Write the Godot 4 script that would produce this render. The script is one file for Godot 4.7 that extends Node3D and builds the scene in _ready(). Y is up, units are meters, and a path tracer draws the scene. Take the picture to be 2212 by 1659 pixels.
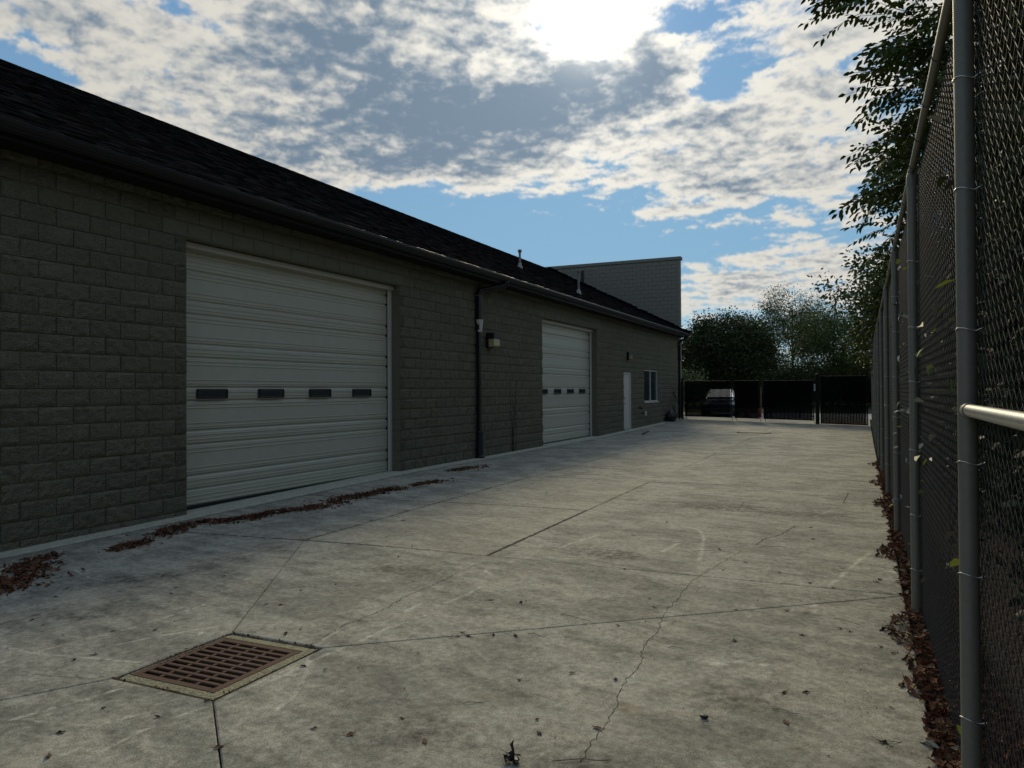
extends Node3D
# A walled service yard behind a block garage, looking along it towards a gate; sun behind broken cloud ahead.
# World: -z runs along the garage wall away from the camera, x to the right, y up, metres.

const CAM_H := 1.568
const YAW := 0.4335
const PITCH := 0.0093
const ROLL := 0.0059
const FOCAL := 1637.9          # in pixels of a 2212 x 1659 picture
const WALL_X := -8.22
const FENCE_X := 0.32
const COURSE := 0.2032
const BLOCK := 0.4064
const END_Z := -37.2
const DOOR_TOP := 3.658
const D1 := Vector2(-7.39, -12.56)
const D2 := Vector2(-19.83, -24.69)

var M := {}
var T := {}
var used := {}
var rng := RandomNumberGenerator.new()
var sun_dir := Vector3(-0.2898, 0.4491, -0.8452).normalized()

# ---------------------------------------------------------------- mesh builder
class Mb:
	var v := PackedVector3Array()
	var n := PackedVector3Array()
	var uv := PackedVector2Array()
	var uv2 := PackedVector2Array()
	var c := PackedColorArray()
	var ix := PackedInt32Array()
	var col := Color(1, 1, 1)

	func vert(p: Vector3, nn: Vector3, t := Vector2.ZERO, t2 := Vector2.ZERO) -> int:
		v.append(p); n.append(nn); uv.append(t); uv2.append(t2); c.append(col)
		return v.size() - 1

	func tri(a: Vector3, b: Vector3, d: Vector3) -> void:     # counter-clockwise seen from outside
		var nn := (b - a).cross(d - a).normalized()
		var i := vert(a, nn); vert(b, nn); vert(d, nn)
		ix.append(i); ix.append(i + 2); ix.append(i + 1)

	func quad(a: Vector3, b: Vector3, d: Vector3, e: Vector3) -> void:
		var nn := (d - a).cross(e - b).normalized()
		var i := vert(a, nn, Vector2(0, 0)); vert(b, nn, Vector2(1, 0)); vert(d, nn, Vector2(1, 1)); vert(e, nn, Vector2(0, 1))
		for k in [0, 2, 1, 0, 3, 2]:
			ix.append(i + k)

	func quad_from(a: Vector3, b: Vector3, d: Vector3, e: Vector3, inside: Vector3) -> void:
		var nn := (d - a).cross(e - b)
		if nn.dot((a + b + d + e) / 4.0 - inside) < 0.0:
			quad(e, d, b, a)
		else:
			quad(a, b, d, e)

	func tri_from(a: Vector3, b: Vector3, d: Vector3, inside: Vector3) -> void:
		if (b - a).cross(d - a).dot((a + b + d) / 3.0 - inside) < 0.0:
			tri(a, d, b)
		else:
			tri(a, b, d)

	func box(ctr: Vector3, size: Vector3, ch := 0.0, bas := Basis()) -> void:
		var h := size / 2.0
		if ch <= 0.0:
			for ax in 3:
				for s in [-1.0, 1.0]:
					var q := []
					for st in [[-1, -1], [1, -1], [1, 1], [-1, 1]]:
						var p := Vector3()
						p[ax] = s * h[ax]
						p[(ax + 1) % 3] = st[0] * h[(ax + 1) % 3]
						p[(ax + 2) % 3] = st[1] * h[(ax + 2) % 3]
						q.append(ctr + bas * p)
					quad_from(q[0], q[1], q[2], q[3], ctr)
			return
		var P := func(s: Vector3, ax: int) -> Vector3:
			var p := Vector3(s.x * (h.x - ch), s.y * (h.y - ch), s.z * (h.z - ch))
			p[ax] = s[ax] * h[ax]
			return ctr + bas * p
		for ax in 3:
			for s in [-1.0, 1.0]:
				var q := []
				for st in [[-1, -1], [1, -1], [1, 1], [-1, 1]]:
					var g := Vector3()
					g[ax] = s; g[(ax + 1) % 3] = st[0]; g[(ax + 2) % 3] = st[1]
					q.append(P.call(g, ax))
				quad_from(q[0], q[1], q[2], q[3], ctr)
			for s in [-1.0, 1.0]:
				for t in [-1.0, 1.0]:
					var g0 := Vector3()
					g0[(ax + 1) % 3] = s; g0[(ax + 2) % 3] = t
					var g1 := g0
					g0[ax] = -1; g1[ax] = 1
					quad_from(P.call(g0, (ax + 1) % 3), P.call(g1, (ax + 1) % 3), P.call(g1, (ax + 2) % 3), P.call(g0, (ax + 2) % 3), ctr)
		for sx in [-1.0, 1.0]:
			for sy in [-1.0, 1.0]:
				for sz in [-1.0, 1.0]:
					var g := Vector3(sx, sy, sz)
					tri_from(P.call(g, 0), P.call(g, 1), P.call(g, 2), ctr)

	func tube(pts: Array, radii: Array, sides := 8, caps := true) -> void:
		var rings := []
		var side := Vector3()
		for k in pts.size():
			var p: Vector3 = pts[k]
			var d: Vector3 = (pts[mini(k + 1, pts.size() - 1)] - pts[maxi(k - 1, 0)])
			d = d.normalized()
			if k == 0:
				side = d.cross(Vector3.UP if absf(d.y) < 0.9 else Vector3.RIGHT).normalized()
			else:
				side = (side - d * side.dot(d)).normalized()
			var other := d.cross(side)
			var ring := []
			for s in sides:
				var a := TAU * s / sides
				var nn: Vector3 = side * cos(a) + other * sin(a)
				ring.append(vert(p + nn * float(radii[k]), nn, Vector2(float(s) / sides, p.y)))
			rings.append(ring)
		for k in pts.size() - 1:
			for s in sides:
				var a: int = rings[k][s]
				var b: int = rings[k][(s + 1) % sides]
				var d: int = rings[k + 1][(s + 1) % sides]
				var e: int = rings[k + 1][s]
				for q in [a, d, b, a, e, d]:
					ix.append(q)
		if caps:
			for end in [0, pts.size() - 1]:
				var dir: Vector3 = (pts[0] - pts[1]) if end == 0 else (pts[-1] - pts[-2])
				dir = dir.normalized()
				var o := vert(pts[end], dir)
				var ring := []
				for s in sides:
					ring.append(vert(v[rings[end][s]], dir))
				for s in sides:
					if end == 0:
						ix.append(o); ix.append(ring[s]); ix.append(ring[(s + 1) % sides])
					else:
						ix.append(o); ix.append(ring[(s + 1) % sides]); ix.append(ring[s])

	func extrude_z(prof: Array, z0: float, z1: float, closed := true) -> void:   # profile of Vector2(x, y), counter-clockwise seen from +z
		var m := prof.size()
		for k in (m if closed else m - 1):
			var a: Vector2 = prof[k]
			var b: Vector2 = prof[(k + 1) % m]
			quad(Vector3(a.x, a.y, z0), Vector3(a.x, a.y, z1), Vector3(b.x, b.y, z1), Vector3(b.x, b.y, z0))
		if closed:
			var flat := PackedVector2Array(prof)
			var t := Geometry2D.triangulate_polygon(flat)
			for k in range(0, t.size(), 3):
				for z in [z0, z1]:
					var p0 := Vector3(flat[t[k]].x, flat[t[k]].y, z)
					var p1 := Vector3(flat[t[k + 1]].x, flat[t[k + 1]].y, z)
					var p2 := Vector3(flat[t[k + 2]].x, flat[t[k + 2]].y, z)
					tri_from(p0, p1, p2, Vector3(p0.x, p0.y, (z0 + z1) / 2.0))

	func lathe(prof: Array, at: Vector3, sides := 14) -> void:   # profile of Vector2(radius, height) from bottom to top
		for k in prof.size() - 1:
			var a: Vector2 = prof[k]
			var b: Vector2 = prof[k + 1]
			var sl := Vector2(b.y - a.y, a.x - b.x).normalized()
			for s in sides:
				var t0 := TAU * s / sides
				var t1 := TAU * (s + 1) / sides
				var d0 := Vector3(cos(t0), 0, -sin(t0))
				var d1 := Vector3(cos(t1), 0, -sin(t1))
				var up := Vector3.UP * sl.y
				var i := vert(at + d0 * a.x + Vector3.UP * a.y, (d0 * sl.x + up).normalized())
				vert(at + d1 * a.x + Vector3.UP * a.y, (d1 * sl.x + up).normalized())
				vert(at + d1 * b.x + Vector3.UP * b.y, (d1 * sl.x + up).normalized())
				vert(at + d0 * b.x + Vector3.UP * b.y, (d0 * sl.x + up).normalized())
				for q in [0, 2, 1, 0, 3, 2]:
					ix.append(i + q)

	func append(o: Mb, t: Transform3D) -> void:
		var base := v.size()
		var b := t.basis.orthonormalized()
		for k in o.v.size():
			v.append(t * o.v[k]); n.append((b * o.n[k]).normalized()); uv.append(o.uv[k]); uv2.append(o.uv2[k]); c.append(o.c[k] * col)
		for k in o.ix:
			ix.append(base + k)

	func mesh(with_color := false, with_uv := false) -> ArrayMesh:
		var a := []
		a.resize(Mesh.ARRAY_MAX)
		a[Mesh.ARRAY_VERTEX] = v
		a[Mesh.ARRAY_NORMAL] = n
		if with_uv:
			a[Mesh.ARRAY_TEX_UV] = uv
			a[Mesh.ARRAY_TEX_UV2] = uv2
		if with_color:
			a[Mesh.ARRAY_COLOR] = c
		a[Mesh.ARRAY_INDEX] = ix
		var m := ArrayMesh.new()
		m.add_surface_from_arrays(Mesh.PRIMITIVE_TRIANGLES, a)
		return m

# ---------------------------------------------------------------- scene helpers
func numbered(called: String) -> String:
	var k: int = used.get(called, 0)
	used[called] = k + 1
	return called if k == 0 else "%s_%03d" % [called, k]

func tag(o: Node, label := "", category := "", group := "", kind := "") -> Node:
	if label: o.set_meta("label", label)
	if category: o.set_meta("category", category)
	if group: o.set_meta("group", group)
	if kind: o.set_meta("kind", kind)
	return o

func thing(called: String, label: String, category: String, at := Vector3.ZERO, group := "", kind := "") -> Node3D:
	var o := Node3D.new()
	o.name = numbered(called)
	o.position = at
	add_child(o, true)
	tag(o, label, category, group, kind)
	return o

func put(called: String, m: Mesh, material: Material, parent: Node = null, at := Transform3D()) -> MeshInstance3D:
	var o := MeshInstance3D.new()
	o.mesh = m
	o.material_override = material
	o.transform = at
	if parent == null:
		o.name = numbered(called)
		add_child(o, true)
	else:
		o.name = called
		parent.add_child(o, true)
	return o

func put_mb(called: String, b: Mb, material: StandardMaterial3D, parent: Node = null, at := Transform3D()) -> MeshInstance3D:
	return put(called, b.mesh(material.vertex_color_use_as_albedo, material.albedo_texture != null and not material.uv1_triplanar), material, parent, at)

func scatter(called: String, m: Mesh, material: Material, places: Array, colors: Array, parent: Node = null) -> MultiMeshInstance3D:
	var mm := MultiMesh.new()
	mm.transform_format = MultiMesh.TRANSFORM_3D
	mm.use_colors = colors.size() > 0
	mm.mesh = m
	mm.instance_count = places.size()
	for k in places.size():
		mm.set_instance_transform(k, places[k])
		if colors.size():
			mm.set_instance_color(k, colors[k])
	var o := MultiMeshInstance3D.new()
	o.multimesh = mm
	o.material_override = material
	if parent == null:
		o.name = numbered(called)
		add_child(o, true)
	else:
		o.name = called
		parent.add_child(o, true)
	return o

func ray(px: float, py: float) -> Vector3:      # direction through a pixel of the 2212 x 1659 photograph
	var a := (px - 1106.0) / FOCAL
	var b := (py - 829.5) / FOCAL
	var x := cos(ROLL) * a - sin(ROLL) * b
	var y := sin(ROLL) * a + cos(ROLL) * b
	var f := Vector3(-sin(YAW) * cos(PITCH), sin(PITCH), -cos(YAW) * cos(PITCH))
	var r := Vector3(cos(YAW), 0, -sin(YAW))
	return f + r * x - r.cross(f) * y

func on_ground(px: float, py: float) -> Vector3:
	var d := ray(px, py)
	var y := 0.0
	var p := Vector3()
	for k in 6:
		p = Vector3(0, CAM_H, 0) + d * ((y - CAM_H) / d.y)
		y = ground_y(p.x, p.z)
	return Vector3(p.x, y, p.z)

func ground_y(x: float, z: float) -> float:
	var rise := 0.0
	if z < -25.0:
		rise = lerpf(0.0, 0.10, clampf((-25.0 - z) / 8.0, 0.0, 1.0)) + 0.022 * maxf(0.0, -33.0 - z)
	rise = minf(rise, 0.22)
	var dip := -0.1 * clampf((z + 12.5) / 7.5, 0.0, 1.0) * smoothstep(-3.5, -8.2, x)
	return rise + dip

func lin(r: float, g: float, b: float) -> Color:
	return Color(r, g, b).linear_to_srgb()

func mat(called: String, color: Color, rough := 0.85, metal := 0.0, spec := 0.5) -> StandardMaterial3D:
	var m := StandardMaterial3D.new()
	m.resource_name = called
	m.albedo_color = color
	m.roughness = rough
	m.metallic = metal
	m.metallic_specular = spec
	m.cull_mode = BaseMaterial3D.CULL_DISABLED
	M[called] = m
	return m

func noise_image(size: int, freq: float, octaves: int, sd: int, type := FastNoiseLite.TYPE_SIMPLEX_SMOOTH) -> Image:
	var nz := FastNoiseLite.new()
	nz.seed = sd
	nz.noise_type = type
	nz.frequency = freq
	nz.fractal_type = FastNoiseLite.FRACTAL_FBM
	nz.fractal_octaves = octaves
	nz.fractal_gain = 0.55
	return nz.get_seamless_image(size, size, false, false, 0.12)

func tile_texture(size: int, layers: Array, lo: Color, hi: Color, contrast := 1.0) -> ImageTexture:   # layers: [image, weight]; colours linear
	var datas := []
	var ws := []
	for l in layers:
		datas.append((l[0] as Image).get_data())
		ws.append(float(l[1]) / 255.0)
	var out := PackedByteArray()
	out.resize(size * size * 3)
	var table := PackedByteArray()
	for k in 256:
		var cc := lo.lerp(hi, k / 255.0).linear_to_srgb()
		table.append(int(clampf(cc.r, 0, 1) * 255.0 + 0.5)); table.append(int(clampf(cc.g, 0, 1) * 255.0 + 0.5)); table.append(int(clampf(cc.b, 0, 1) * 255.0 + 0.5))
	var m := datas.size()
	for k in size * size:
		var s := 0.0
		for j in m:
			s += datas[j][k] * ws[j]
		var q := clampi(int(((s - 0.5) * contrast + 0.5) * 255.0), 0, 255) * 3
		out[k * 3] = table[q]; out[k * 3 + 1] = table[q + 1]; out[k * 3 + 2] = table[q + 2]
	return ImageTexture.create_from_image(Image.create_from_data(size, size, false, Image.FORMAT_RGB8, out))

func grey_texture(im: Image) -> ImageTexture:
	return ImageTexture.create_from_image(im)

func triplanar(m: StandardMaterial3D, scale: float, world := true) -> void:
	m.uv1_triplanar = true
	m.uv1_world_triplanar = world
	m.uv1_scale = Vector3.ONE * scale
	m.uv1_triplanar_sharpness = 4.0

func relief(m: StandardMaterial3D, tex: Texture2D, cm: float) -> void:
	m.heightmap_enabled = true
	m.heightmap_texture = tex
	m.heightmap_scale = cm

# ---------------------------------------------------------------- start
func _ready() -> void:
	rng.seed = 11
	set_camera()
	set_sky()
	set_sun()
	make_materials()
	make_ground()
	make_pavement()
	make_garage()
	make_tall_building()
	make_fence()
	make_gate()
	make_trees()
	make_drain()
	make_wall_things()
	make_yard_things()
	make_street_things()
	make_leaves()

func set_camera() -> void:
	var cam := Camera3D.new()
	cam.name = "camera"
	cam.fov = rad_to_deg(2.0 * atan(829.5 / FOCAL))
	cam.near = 0.05
	cam.far = 1500.0
	add_child(cam)
	var f := Vector3(-sin(YAW) * cos(PITCH), sin(PITCH), -cos(YAW) * cos(PITCH))
	var r := Vector3(cos(YAW), 0, -sin(YAW))
	var u := r.cross(f)
	var right := r * cos(ROLL) - u * sin(ROLL)
	var up := u * cos(ROLL) + r * sin(ROLL)
	cam.transform = Transform3D(Basis(right, up, -f), Vector3(0, CAM_H, 0))
	cam.current = true

func set_sun() -> void:
	var s := DirectionalLight3D.new()
	s.name = "sun"
	s.light_color = Color(1.0, 0.925, 0.76)
	s.light_energy = 0.52
	s.light_angular_distance = 14.0
	s.shadow_enabled = true
	add_child(s)
	s.look_at_from_position(Vector3.ZERO, -sun_dir, Vector3.UP)

# Sky: air that pales towards the horizon and one broken cloud layer lit from behind. Where the photograph shows
# thick cloud or a gap, the layer is made thicker or thinner in that direction; elsewhere it goes on by itself.
func set_sky() -> void:
	var W := 4096
	var H := 2048
	var big := FastNoiseLite.new()
	big.seed = 5; big.noise_type = FastNoiseLite.TYPE_SIMPLEX_SMOOTH; big.frequency = 0.42
	big.fractal_type = FastNoiseLite.FRACTAL_FBM; big.fractal_octaves = 4; big.fractal_gain = 0.5
	var fine := FastNoiseLite.new()
	fine.seed = 23; fine.noise_type = FastNoiseLite.TYPE_SIMPLEX_SMOOTH; fine.frequency = 3.9
	fine.fractal_type = FastNoiseLite.FRACTAL_FBM; fine.fractal_octaves = 6; fine.fractal_gain = 0.58
	fine.domain_warp_enabled = true; fine.domain_warp_amplitude = 0.28; fine.domain_warp_frequency = 1.2
	var wisp := FastNoiseLite.new()
	wisp.seed = 57; wisp.noise_type = FastNoiseLite.TYPE_SIMPLEX_SMOOTH; wisp.frequency = 13.0
	wisp.fractal_type = FastNoiseLite.FRACTAL_FBM; wisp.fractal_octaves = 5; wisp.fractal_gain = 0.62
	# [px, py, half width, half height (pixels of the photograph), change of thickness]
	var spots := [
		[760, 130, 330, 190, 0.50], [1040, 250, 300, 95, 0.54], [1300, 205, 180, 66, 0.52], [880, 290, 190, 80, 0.34], [640, 40, 200, 120, 0.30], [1100, 40, 90, 90, 0.20],
		[250, 190, 260, 120, 0.26], [120, 30, 120, 40, 0.22], [470, 280, 160, 60, 0.22], [45, 105, 75, 26, -0.55], [95, 160, 80, 24, -0.5], [330, 265, 60, 18, -0.35], [0, 150, 50, 20, -0.4],
		[760, 350, 190, 40, 0.22], [960, 375, 190, 38, 0.26], [1160, 340, 130, 45, 0.24], [1300, 70, 130, 60, 0.16], [1260, 0, 130, 50, -0.05],
		[860, 440, 120, 30, -0.35], [1250, 520, 420, 70, -0.75], [1000, 480, 200, 40, -0.5], [1600, 480, 60, 30, -0.2], [1290, 420, 70, 28, -0.25],
		[1560, 180, 80, 50, -0.32], [1490, 60, 45, 40, -0.24], [1620, 60, 110, 55, -0.30], [1420, 350, 70, 40, 0.18], [1440, 165, 80, 40, 0.34], [1560, 300, 110, 45, 0.24],
		[1740, 60, 120, 40, 0.34], [1600, 105, 130, 22, 0.30], [1560, 250, 150, 40, 0.34], [1700, 330, 160, 40, 0.30], [1600, 400, 130, 30, 0.26], [1780, 190, 60, 40, 0.3], [1430, 460, 60, 16, 0.3], [1400, 110, 60, 60, 0.2], [620, 330, 150, 40, 0.25], [700, 390, 120, 30, 0.2], [1700, 560, 260, 50, 0.42], [1600, 620, 150, 30, 0.32], [1480, 460, 90, 14, 0.18], [1430, 510, 80, 10, 0.14],
	]
	var dirs := []
	for s in spots:
		var d := ray(s[0], s[1])
		dirs.append([atan2(d.x, -d.z), atan2(d.y, Vector2(d.x, d.z).length()), s[2] / FOCAL, s[3] / FOCAL, s[4]])
	var data := PackedFloat32Array()
	data.resize(W * H * 3)
	var sun_x := sun_dir.x / Vector2(sun_dir.x, sun_dir.z).length()
	var sun_z := sun_dir.z / Vector2(sun_dir.x, sun_dir.z).length()
	var lo_az := -24.8 - 42.0
	var hi_az := -24.8 + 42.0
	for j in H / 2 + 4:
		var el := PI / 2.0 - (j + 0.5) / H * PI
		var ce := cos(el)
		var se := maxf(sin(el), 0.0)
		var up := clampf(se, 0.0, 1.0)
		var t1 := clampf(up / 0.16, 0.0, 1.0)
		t1 = t1 * t1 * (3.0 - 2.0 * t1)
		var t2 := clampf((up - 0.12) / 0.5, 0.0, 1.0)
		var air := Color(0.46, 0.62, 0.655).lerp(Color(0.21, 0.385, 0.54), t1).lerp(Color(0.10, 0.215, 0.42), t2)
		var near_rows := el < deg_to_rad(34.0)
		var fade := clampf((up - 0.02) / 0.10, 0.0, 1.0)
		var i := 0
		while i < W:
			var az := wrapf((i + 0.5) / W * TAU, -PI, PI)      # column 0 looks along -z
			var deg := rad_to_deg(az)
			var seen := near_rows and deg > lo_az and deg < hi_az
			var step := 1 if seen else 4
			if not seen:
				az = wrapf((i + 2.0) / W * TAU, -PI, PI)
			var dx := sin(az) * ce
			var dz := -cos(az) * ce
			var k := 1.0 / (se + 0.10)
			var x := dx * k
			var z := dz * k
			var d: float = big.get_noise_2d(x, z) * 0.85 + 0.06
			var w := 0.0
			if seen:
				for s in dirs:
					var ux: float = (az - s[0]) * ce / s[2]
					if absf(ux) < 1.9:
						var uy: float = (el - s[1]) / s[3]
						var q := ux * ux + uy * uy
						if q < 3.6:
							w += s[4] * exp(-q * 1.1)
			var f: float = fine.get_noise_2d(x, z)
			var f2: float = wisp.get_noise_2d(x, z) if seen else 0.0
			var cap := clampf(w * 1.3, 0.0, 1.0)
			var thick := d * 0.62 + w * 0.85 + f * (0.74 - 0.22 * cap) + f2 * (0.27 - 0.10 * cap) + 0.0
			var a := clampf((thick + 0.07) / 0.36, 0.0, 1.0)
			a = a * a * (3.0 - 2.0 * a) * (0.35 + 0.65 * fade)
			var towards: float = f - fine.get_noise_2d(x + sun_x * 0.045, z + sun_z * 0.045)
			var dark := clampf((d * 0.62 + w * 0.85 + f * 0.34 - 0.20) / 0.60 - towards * 0.75 - f2 * 0.55, 0.0, 1.0)
			dark = dark * dark * (3.0 - 2.0 * dark)
			var near_sun: float = acos(clampf(dx * sun_dir.x + se * sun_dir.y + dz * sun_dir.z, -1.0, 1.0))
			var core := exp(-pow(near_sun / 0.046, 2.0))
			var halo := exp(-near_sun / 0.14)
			var wide := exp(-near_sun / 0.6)
			var lit := 0.56 + 0.28 * wide + 0.42 * halo
			var r := lit * 1.0
			var g := lit * 0.965
			var b := lit * 0.87
			var sh := 1.0 + 0.35 * halo
			r = lerpf(r, 0.165 * sh, dark); g = lerpf(g, 0.235 * sh, dark); b = lerpf(b, 0.315 * sh, dark)
			var hz := 1.0 + 0.35 * wide
			r = lerpf(air.r * hz, r, a) + core * 2.2 * (1.0 - 0.35 * dark) + halo * 0.10
			g = lerpf(air.g * hz, g, a) + core * 2.0 * (1.0 - 0.35 * dark) + halo * 0.095
			b = lerpf(air.b * hz, b, a) + core * 1.6 * (1.0 - 0.35 * dark) + halo * 0.08
			for m in step:
				var o := (j * W + i + m) * 3
				data[o] = r; data[o + 1] = g; data[o + 2] = b
			i += step
	for j in range(H / 2 + 4, H):
		pass
	var low := Color(0.13, 0.13, 0.115)
	var row := PackedFloat32Array()
	row.resize(W * 3)
	for i in W:
		row[i * 3] = low.r; row[i * 3 + 1] = low.g; row[i * 3 + 2] = low.b
	var bytes := data.slice(0, (H / 2 + 4) * W * 3).to_byte_array()
	var rb := row.to_byte_array()
	for j in range(H / 2 + 4, H):
		bytes.append_array(rb)
	var im := Image.create_from_data(W, H, false, Image.FORMAT_RGBF, bytes)
	var pano := PanoramaSkyMaterial.new()
	pano.panorama = ImageTexture.create_from_image(im)
	var sky := Sky.new()
	sky.sky_material = pano
	var e := Environment.new()
	e.background_mode = Environment.BG_SKY
	e.sky = sky
	e.tonemap_mode = Environment.TONE_MAPPER_LINEAR
	e.tonemap_exposure = 1.0
	e.sdfgi_enabled = true
	e.ssao_enabled = true
	e.ssil_enabled = true
	var we := WorldEnvironment.new()
	we.name = "world"
	we.environment = e
	add_child(we)
	print("sky done ", Time.get_ticks_msec())

# ---------------------------------------------------------------- materials
func make_materials() -> void:
	var grain := noise_image(1024, 0.22, 3, 3)
	var speck := noise_image(1024, 0.45, 1, 9, FastNoiseLite.TYPE_VALUE)
	var mottle := noise_image(1024, 0.012, 5, 4)
	var clump := noise_image(1024, 0.035, 4, 17)
	T.grain = grey_texture(grain)
	T.clump = grey_texture(clump)
	T.rock = grey_texture(noise_image(1024, 0.030, 6, 31))
	T.concrete = tile_texture(1024, [[mottle, 0.18], [clump, 0.22], [grain, 0.36], [speck, 0.24]], Color(0.165, 0.160, 0.125), Color(0.97, 0.94, 0.755), 1.6)
	T.block = tile_texture(1024, [[mottle, 0.3], [clump, 0.25], [grain, 0.45]], Color(0.55, 0.56, 0.55), Color(1.0, 0.98, 0.95))
	T.soft = tile_texture(1024, [[mottle, 0.7], [clump, 0.3]], Color(0.88, 0.88, 0.88), Color(1.0, 1.0, 1.0))
	for k in 3:
		var tone: float = [1.0, 0.94, 1.05][k]
		var m := mat("split_block_%d" % k, lin(0.290 * tone, 0.275 * tone, 0.198 * tone), 0.95, 0.0, 0.25)
		m.albedo_texture = T.block
		relief(m, T.rock, 3.2)
	var s := mat("smooth_block", lin(0.245, 0.232, 0.17), 0.93, 0.0, 0.25)
	s.albedo_texture = T.block; relief(s, T.rock, 1.2)
	var mo := mat("mortar", lin(0.285, 0.27, 0.197), 0.95, 0.0, 0.2)
	mo.albedo_texture = T.block; triplanar(mo, 1.1); relief(mo, T.grain, 0.1)
	var tb := mat("far_block", lin(0.26, 0.25, 0.215), 0.95, 0.0, 0.2)
	tb.albedo_texture = T.block; triplanar(tb, 0.5)
	var dw := mat("door_steel", lin(0.55, 0.535, 0.42), 0.38, 0.0, 0.5)
	dw.albedo_texture = T.soft; triplanar(dw, 0.35)
	var tr := mat("white_trim", lin(0.64, 0.62, 0.55), 0.55)
	tr.albedo_texture = T.soft; triplanar(tr, 0.8)
	mat("black_rubber", lin(0.012, 0.012, 0.013), 0.55)
	mat("dark_glass", lin(0.045, 0.052, 0.056), 0.06, 0.0, 0.6)
	var pane := mat("pane_glass", Color(0.72, 0.8, 0.82, 0.22), 0.03, 0.0, 0.6)
	pane.transparency = BaseMaterial3D.TRANSPARENCY_ALPHA
	var gt := mat("gutter_bronze", lin(0.016, 0.015, 0.014), 0.38, 0.0, 0.38)
	gt.roughness_texture = T.soft; triplanar(gt, 0.6)
	mat("soffit_dark", lin(0.016, 0.015, 0.014), 0.8, 0.0, 0.3)
	var sh := mat("shingle", Color(1, 1, 1), 1.0, 0.0, 0.0)
	sh.vertex_color_use_as_albedo = true
	sh.albedo_texture = T.block; triplanar(sh, 2.6); relief(sh, T.grain, 0.3)
	var gv := mat("galvanised_steel", lin(0.235, 0.226, 0.190), 0.52, 0.1, 0.5)
	gv.albedo_texture = T.block; triplanar(gv, 1.6); gv.roughness_texture = T.soft
	var gb := mat("bright_galvanised", lin(0.46, 0.47, 0.45), 0.36, 0.6, 0.5)
	gb.albedo_texture = T.block; triplanar(gb, 1.6)
	mat("wire", lin(0.036, 0.036, 0.035), 0.58, 0.0, 0.4)
	mat("vent_metal", lin(0.26, 0.26, 0.265), 0.5, 0.3, 0.5)
	mat("tie_wire", lin(0.62, 0.62, 0.60), 0.35, 0.8, 0.5)
	mat("black_paint", lin(0.008, 0.008, 0.009), 0.6, 0.0, 0.25)
	mat("black_slat", lin(0.004, 0.004, 0.005), 0.9, 0.0, 0.1)
	mat("black_plastic", lin(0.012, 0.012, 0.013), 0.5)
	var rust := mat("rusty_iron", lin(0.165, 0.098, 0.070), 0.82, 0.15, 0.4)
	rust.albedo_texture = T.block; triplanar(rust, 3.0); relief(rust, T.clump, 0.25)
	var dirt := mat("joint_dirt", lin(0.040, 0.036, 0.030), 0.98, 0.0, 0.1)
	dirt.albedo_texture = T.block; triplanar(dirt, 2.0); relief(dirt, T.rock, 1.0)
	var soil := mat("soil", lin(0.115, 0.098, 0.075), 0.98, 0.0, 0.1)
	soil.albedo_texture = T.block; triplanar(soil, 0.4); relief(soil, T.rock, 3.0)
	var turf := mat("turf", lin(0.075, 0.105, 0.045), 0.98, 0.0, 0.1)
	turf.albedo_texture = T.block; triplanar(turf, 0.25)
	var road := mat("road_concrete", lin(0.52, 0.51, 0.48), 0.9, 0.0, 0.25)
	road.albedo_texture = T.block; triplanar(road, 0.5)
	var bark := mat("bark", lin(0.075, 0.062, 0.05), 0.95, 0.0, 0.2)
	bark.albedo_texture = T.block; triplanar(bark, 1.2); relief(bark, T.rock, 2.0)
	for q in [["leaf_green", Color(0.080, 0.115, 0.036)], ["leaf_dark", Color(0.045, 0.070, 0.028)], ["leaf_airy", Color(0.080, 0.115, 0.036)]]:
		var l := mat(q[0], q[1].linear_to_srgb(), 0.6, 0.0, 0.35)
		l.vertex_color_use_as_albedo = true
		l.backlight_enabled = true
		l.backlight = Color(0.42, 0.46, 0.16)
	var dl := mat("dry_leaf", Color(1, 1, 1), 0.85, 0.0, 0.25)
	dl.vertex_color_use_as_albedo = true
	mat("pale_leaf", lin(0.34, 0.335, 0.28), 0.7)
	mat("fresh_leaf", lin(0.13, 0.17, 0.06), 0.6)
	mat("amber_lens", lin(0.46, 0.38, 0.20), 0.25, 0.0, 0.5)
	mat("car_paint", lin(0.018, 0.019, 0.021), 0.22, 0.0, 0.6)
	var cp := M.car_paint as StandardMaterial3D
	cp.clearcoat_enabled = true; cp.clearcoat = 0.8; cp.clearcoat_roughness = 0.05
	mat("windscreen", lin(0.80, 0.86, 0.90), 0.04, 1.0, 0.8)
	mat("headlight_glass", lin(0.62, 0.64, 0.66), 0.08, 0.4, 0.8)
	mat("tyre", lin(0.02, 0.02, 0.02), 0.9)
	mat("cone_red", lin(0.62, 0.045, 0.03), 0.5)
	mat("rust_pole", lin(0.20, 0.10, 0.055), 0.8)
	make_concrete()

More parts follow.
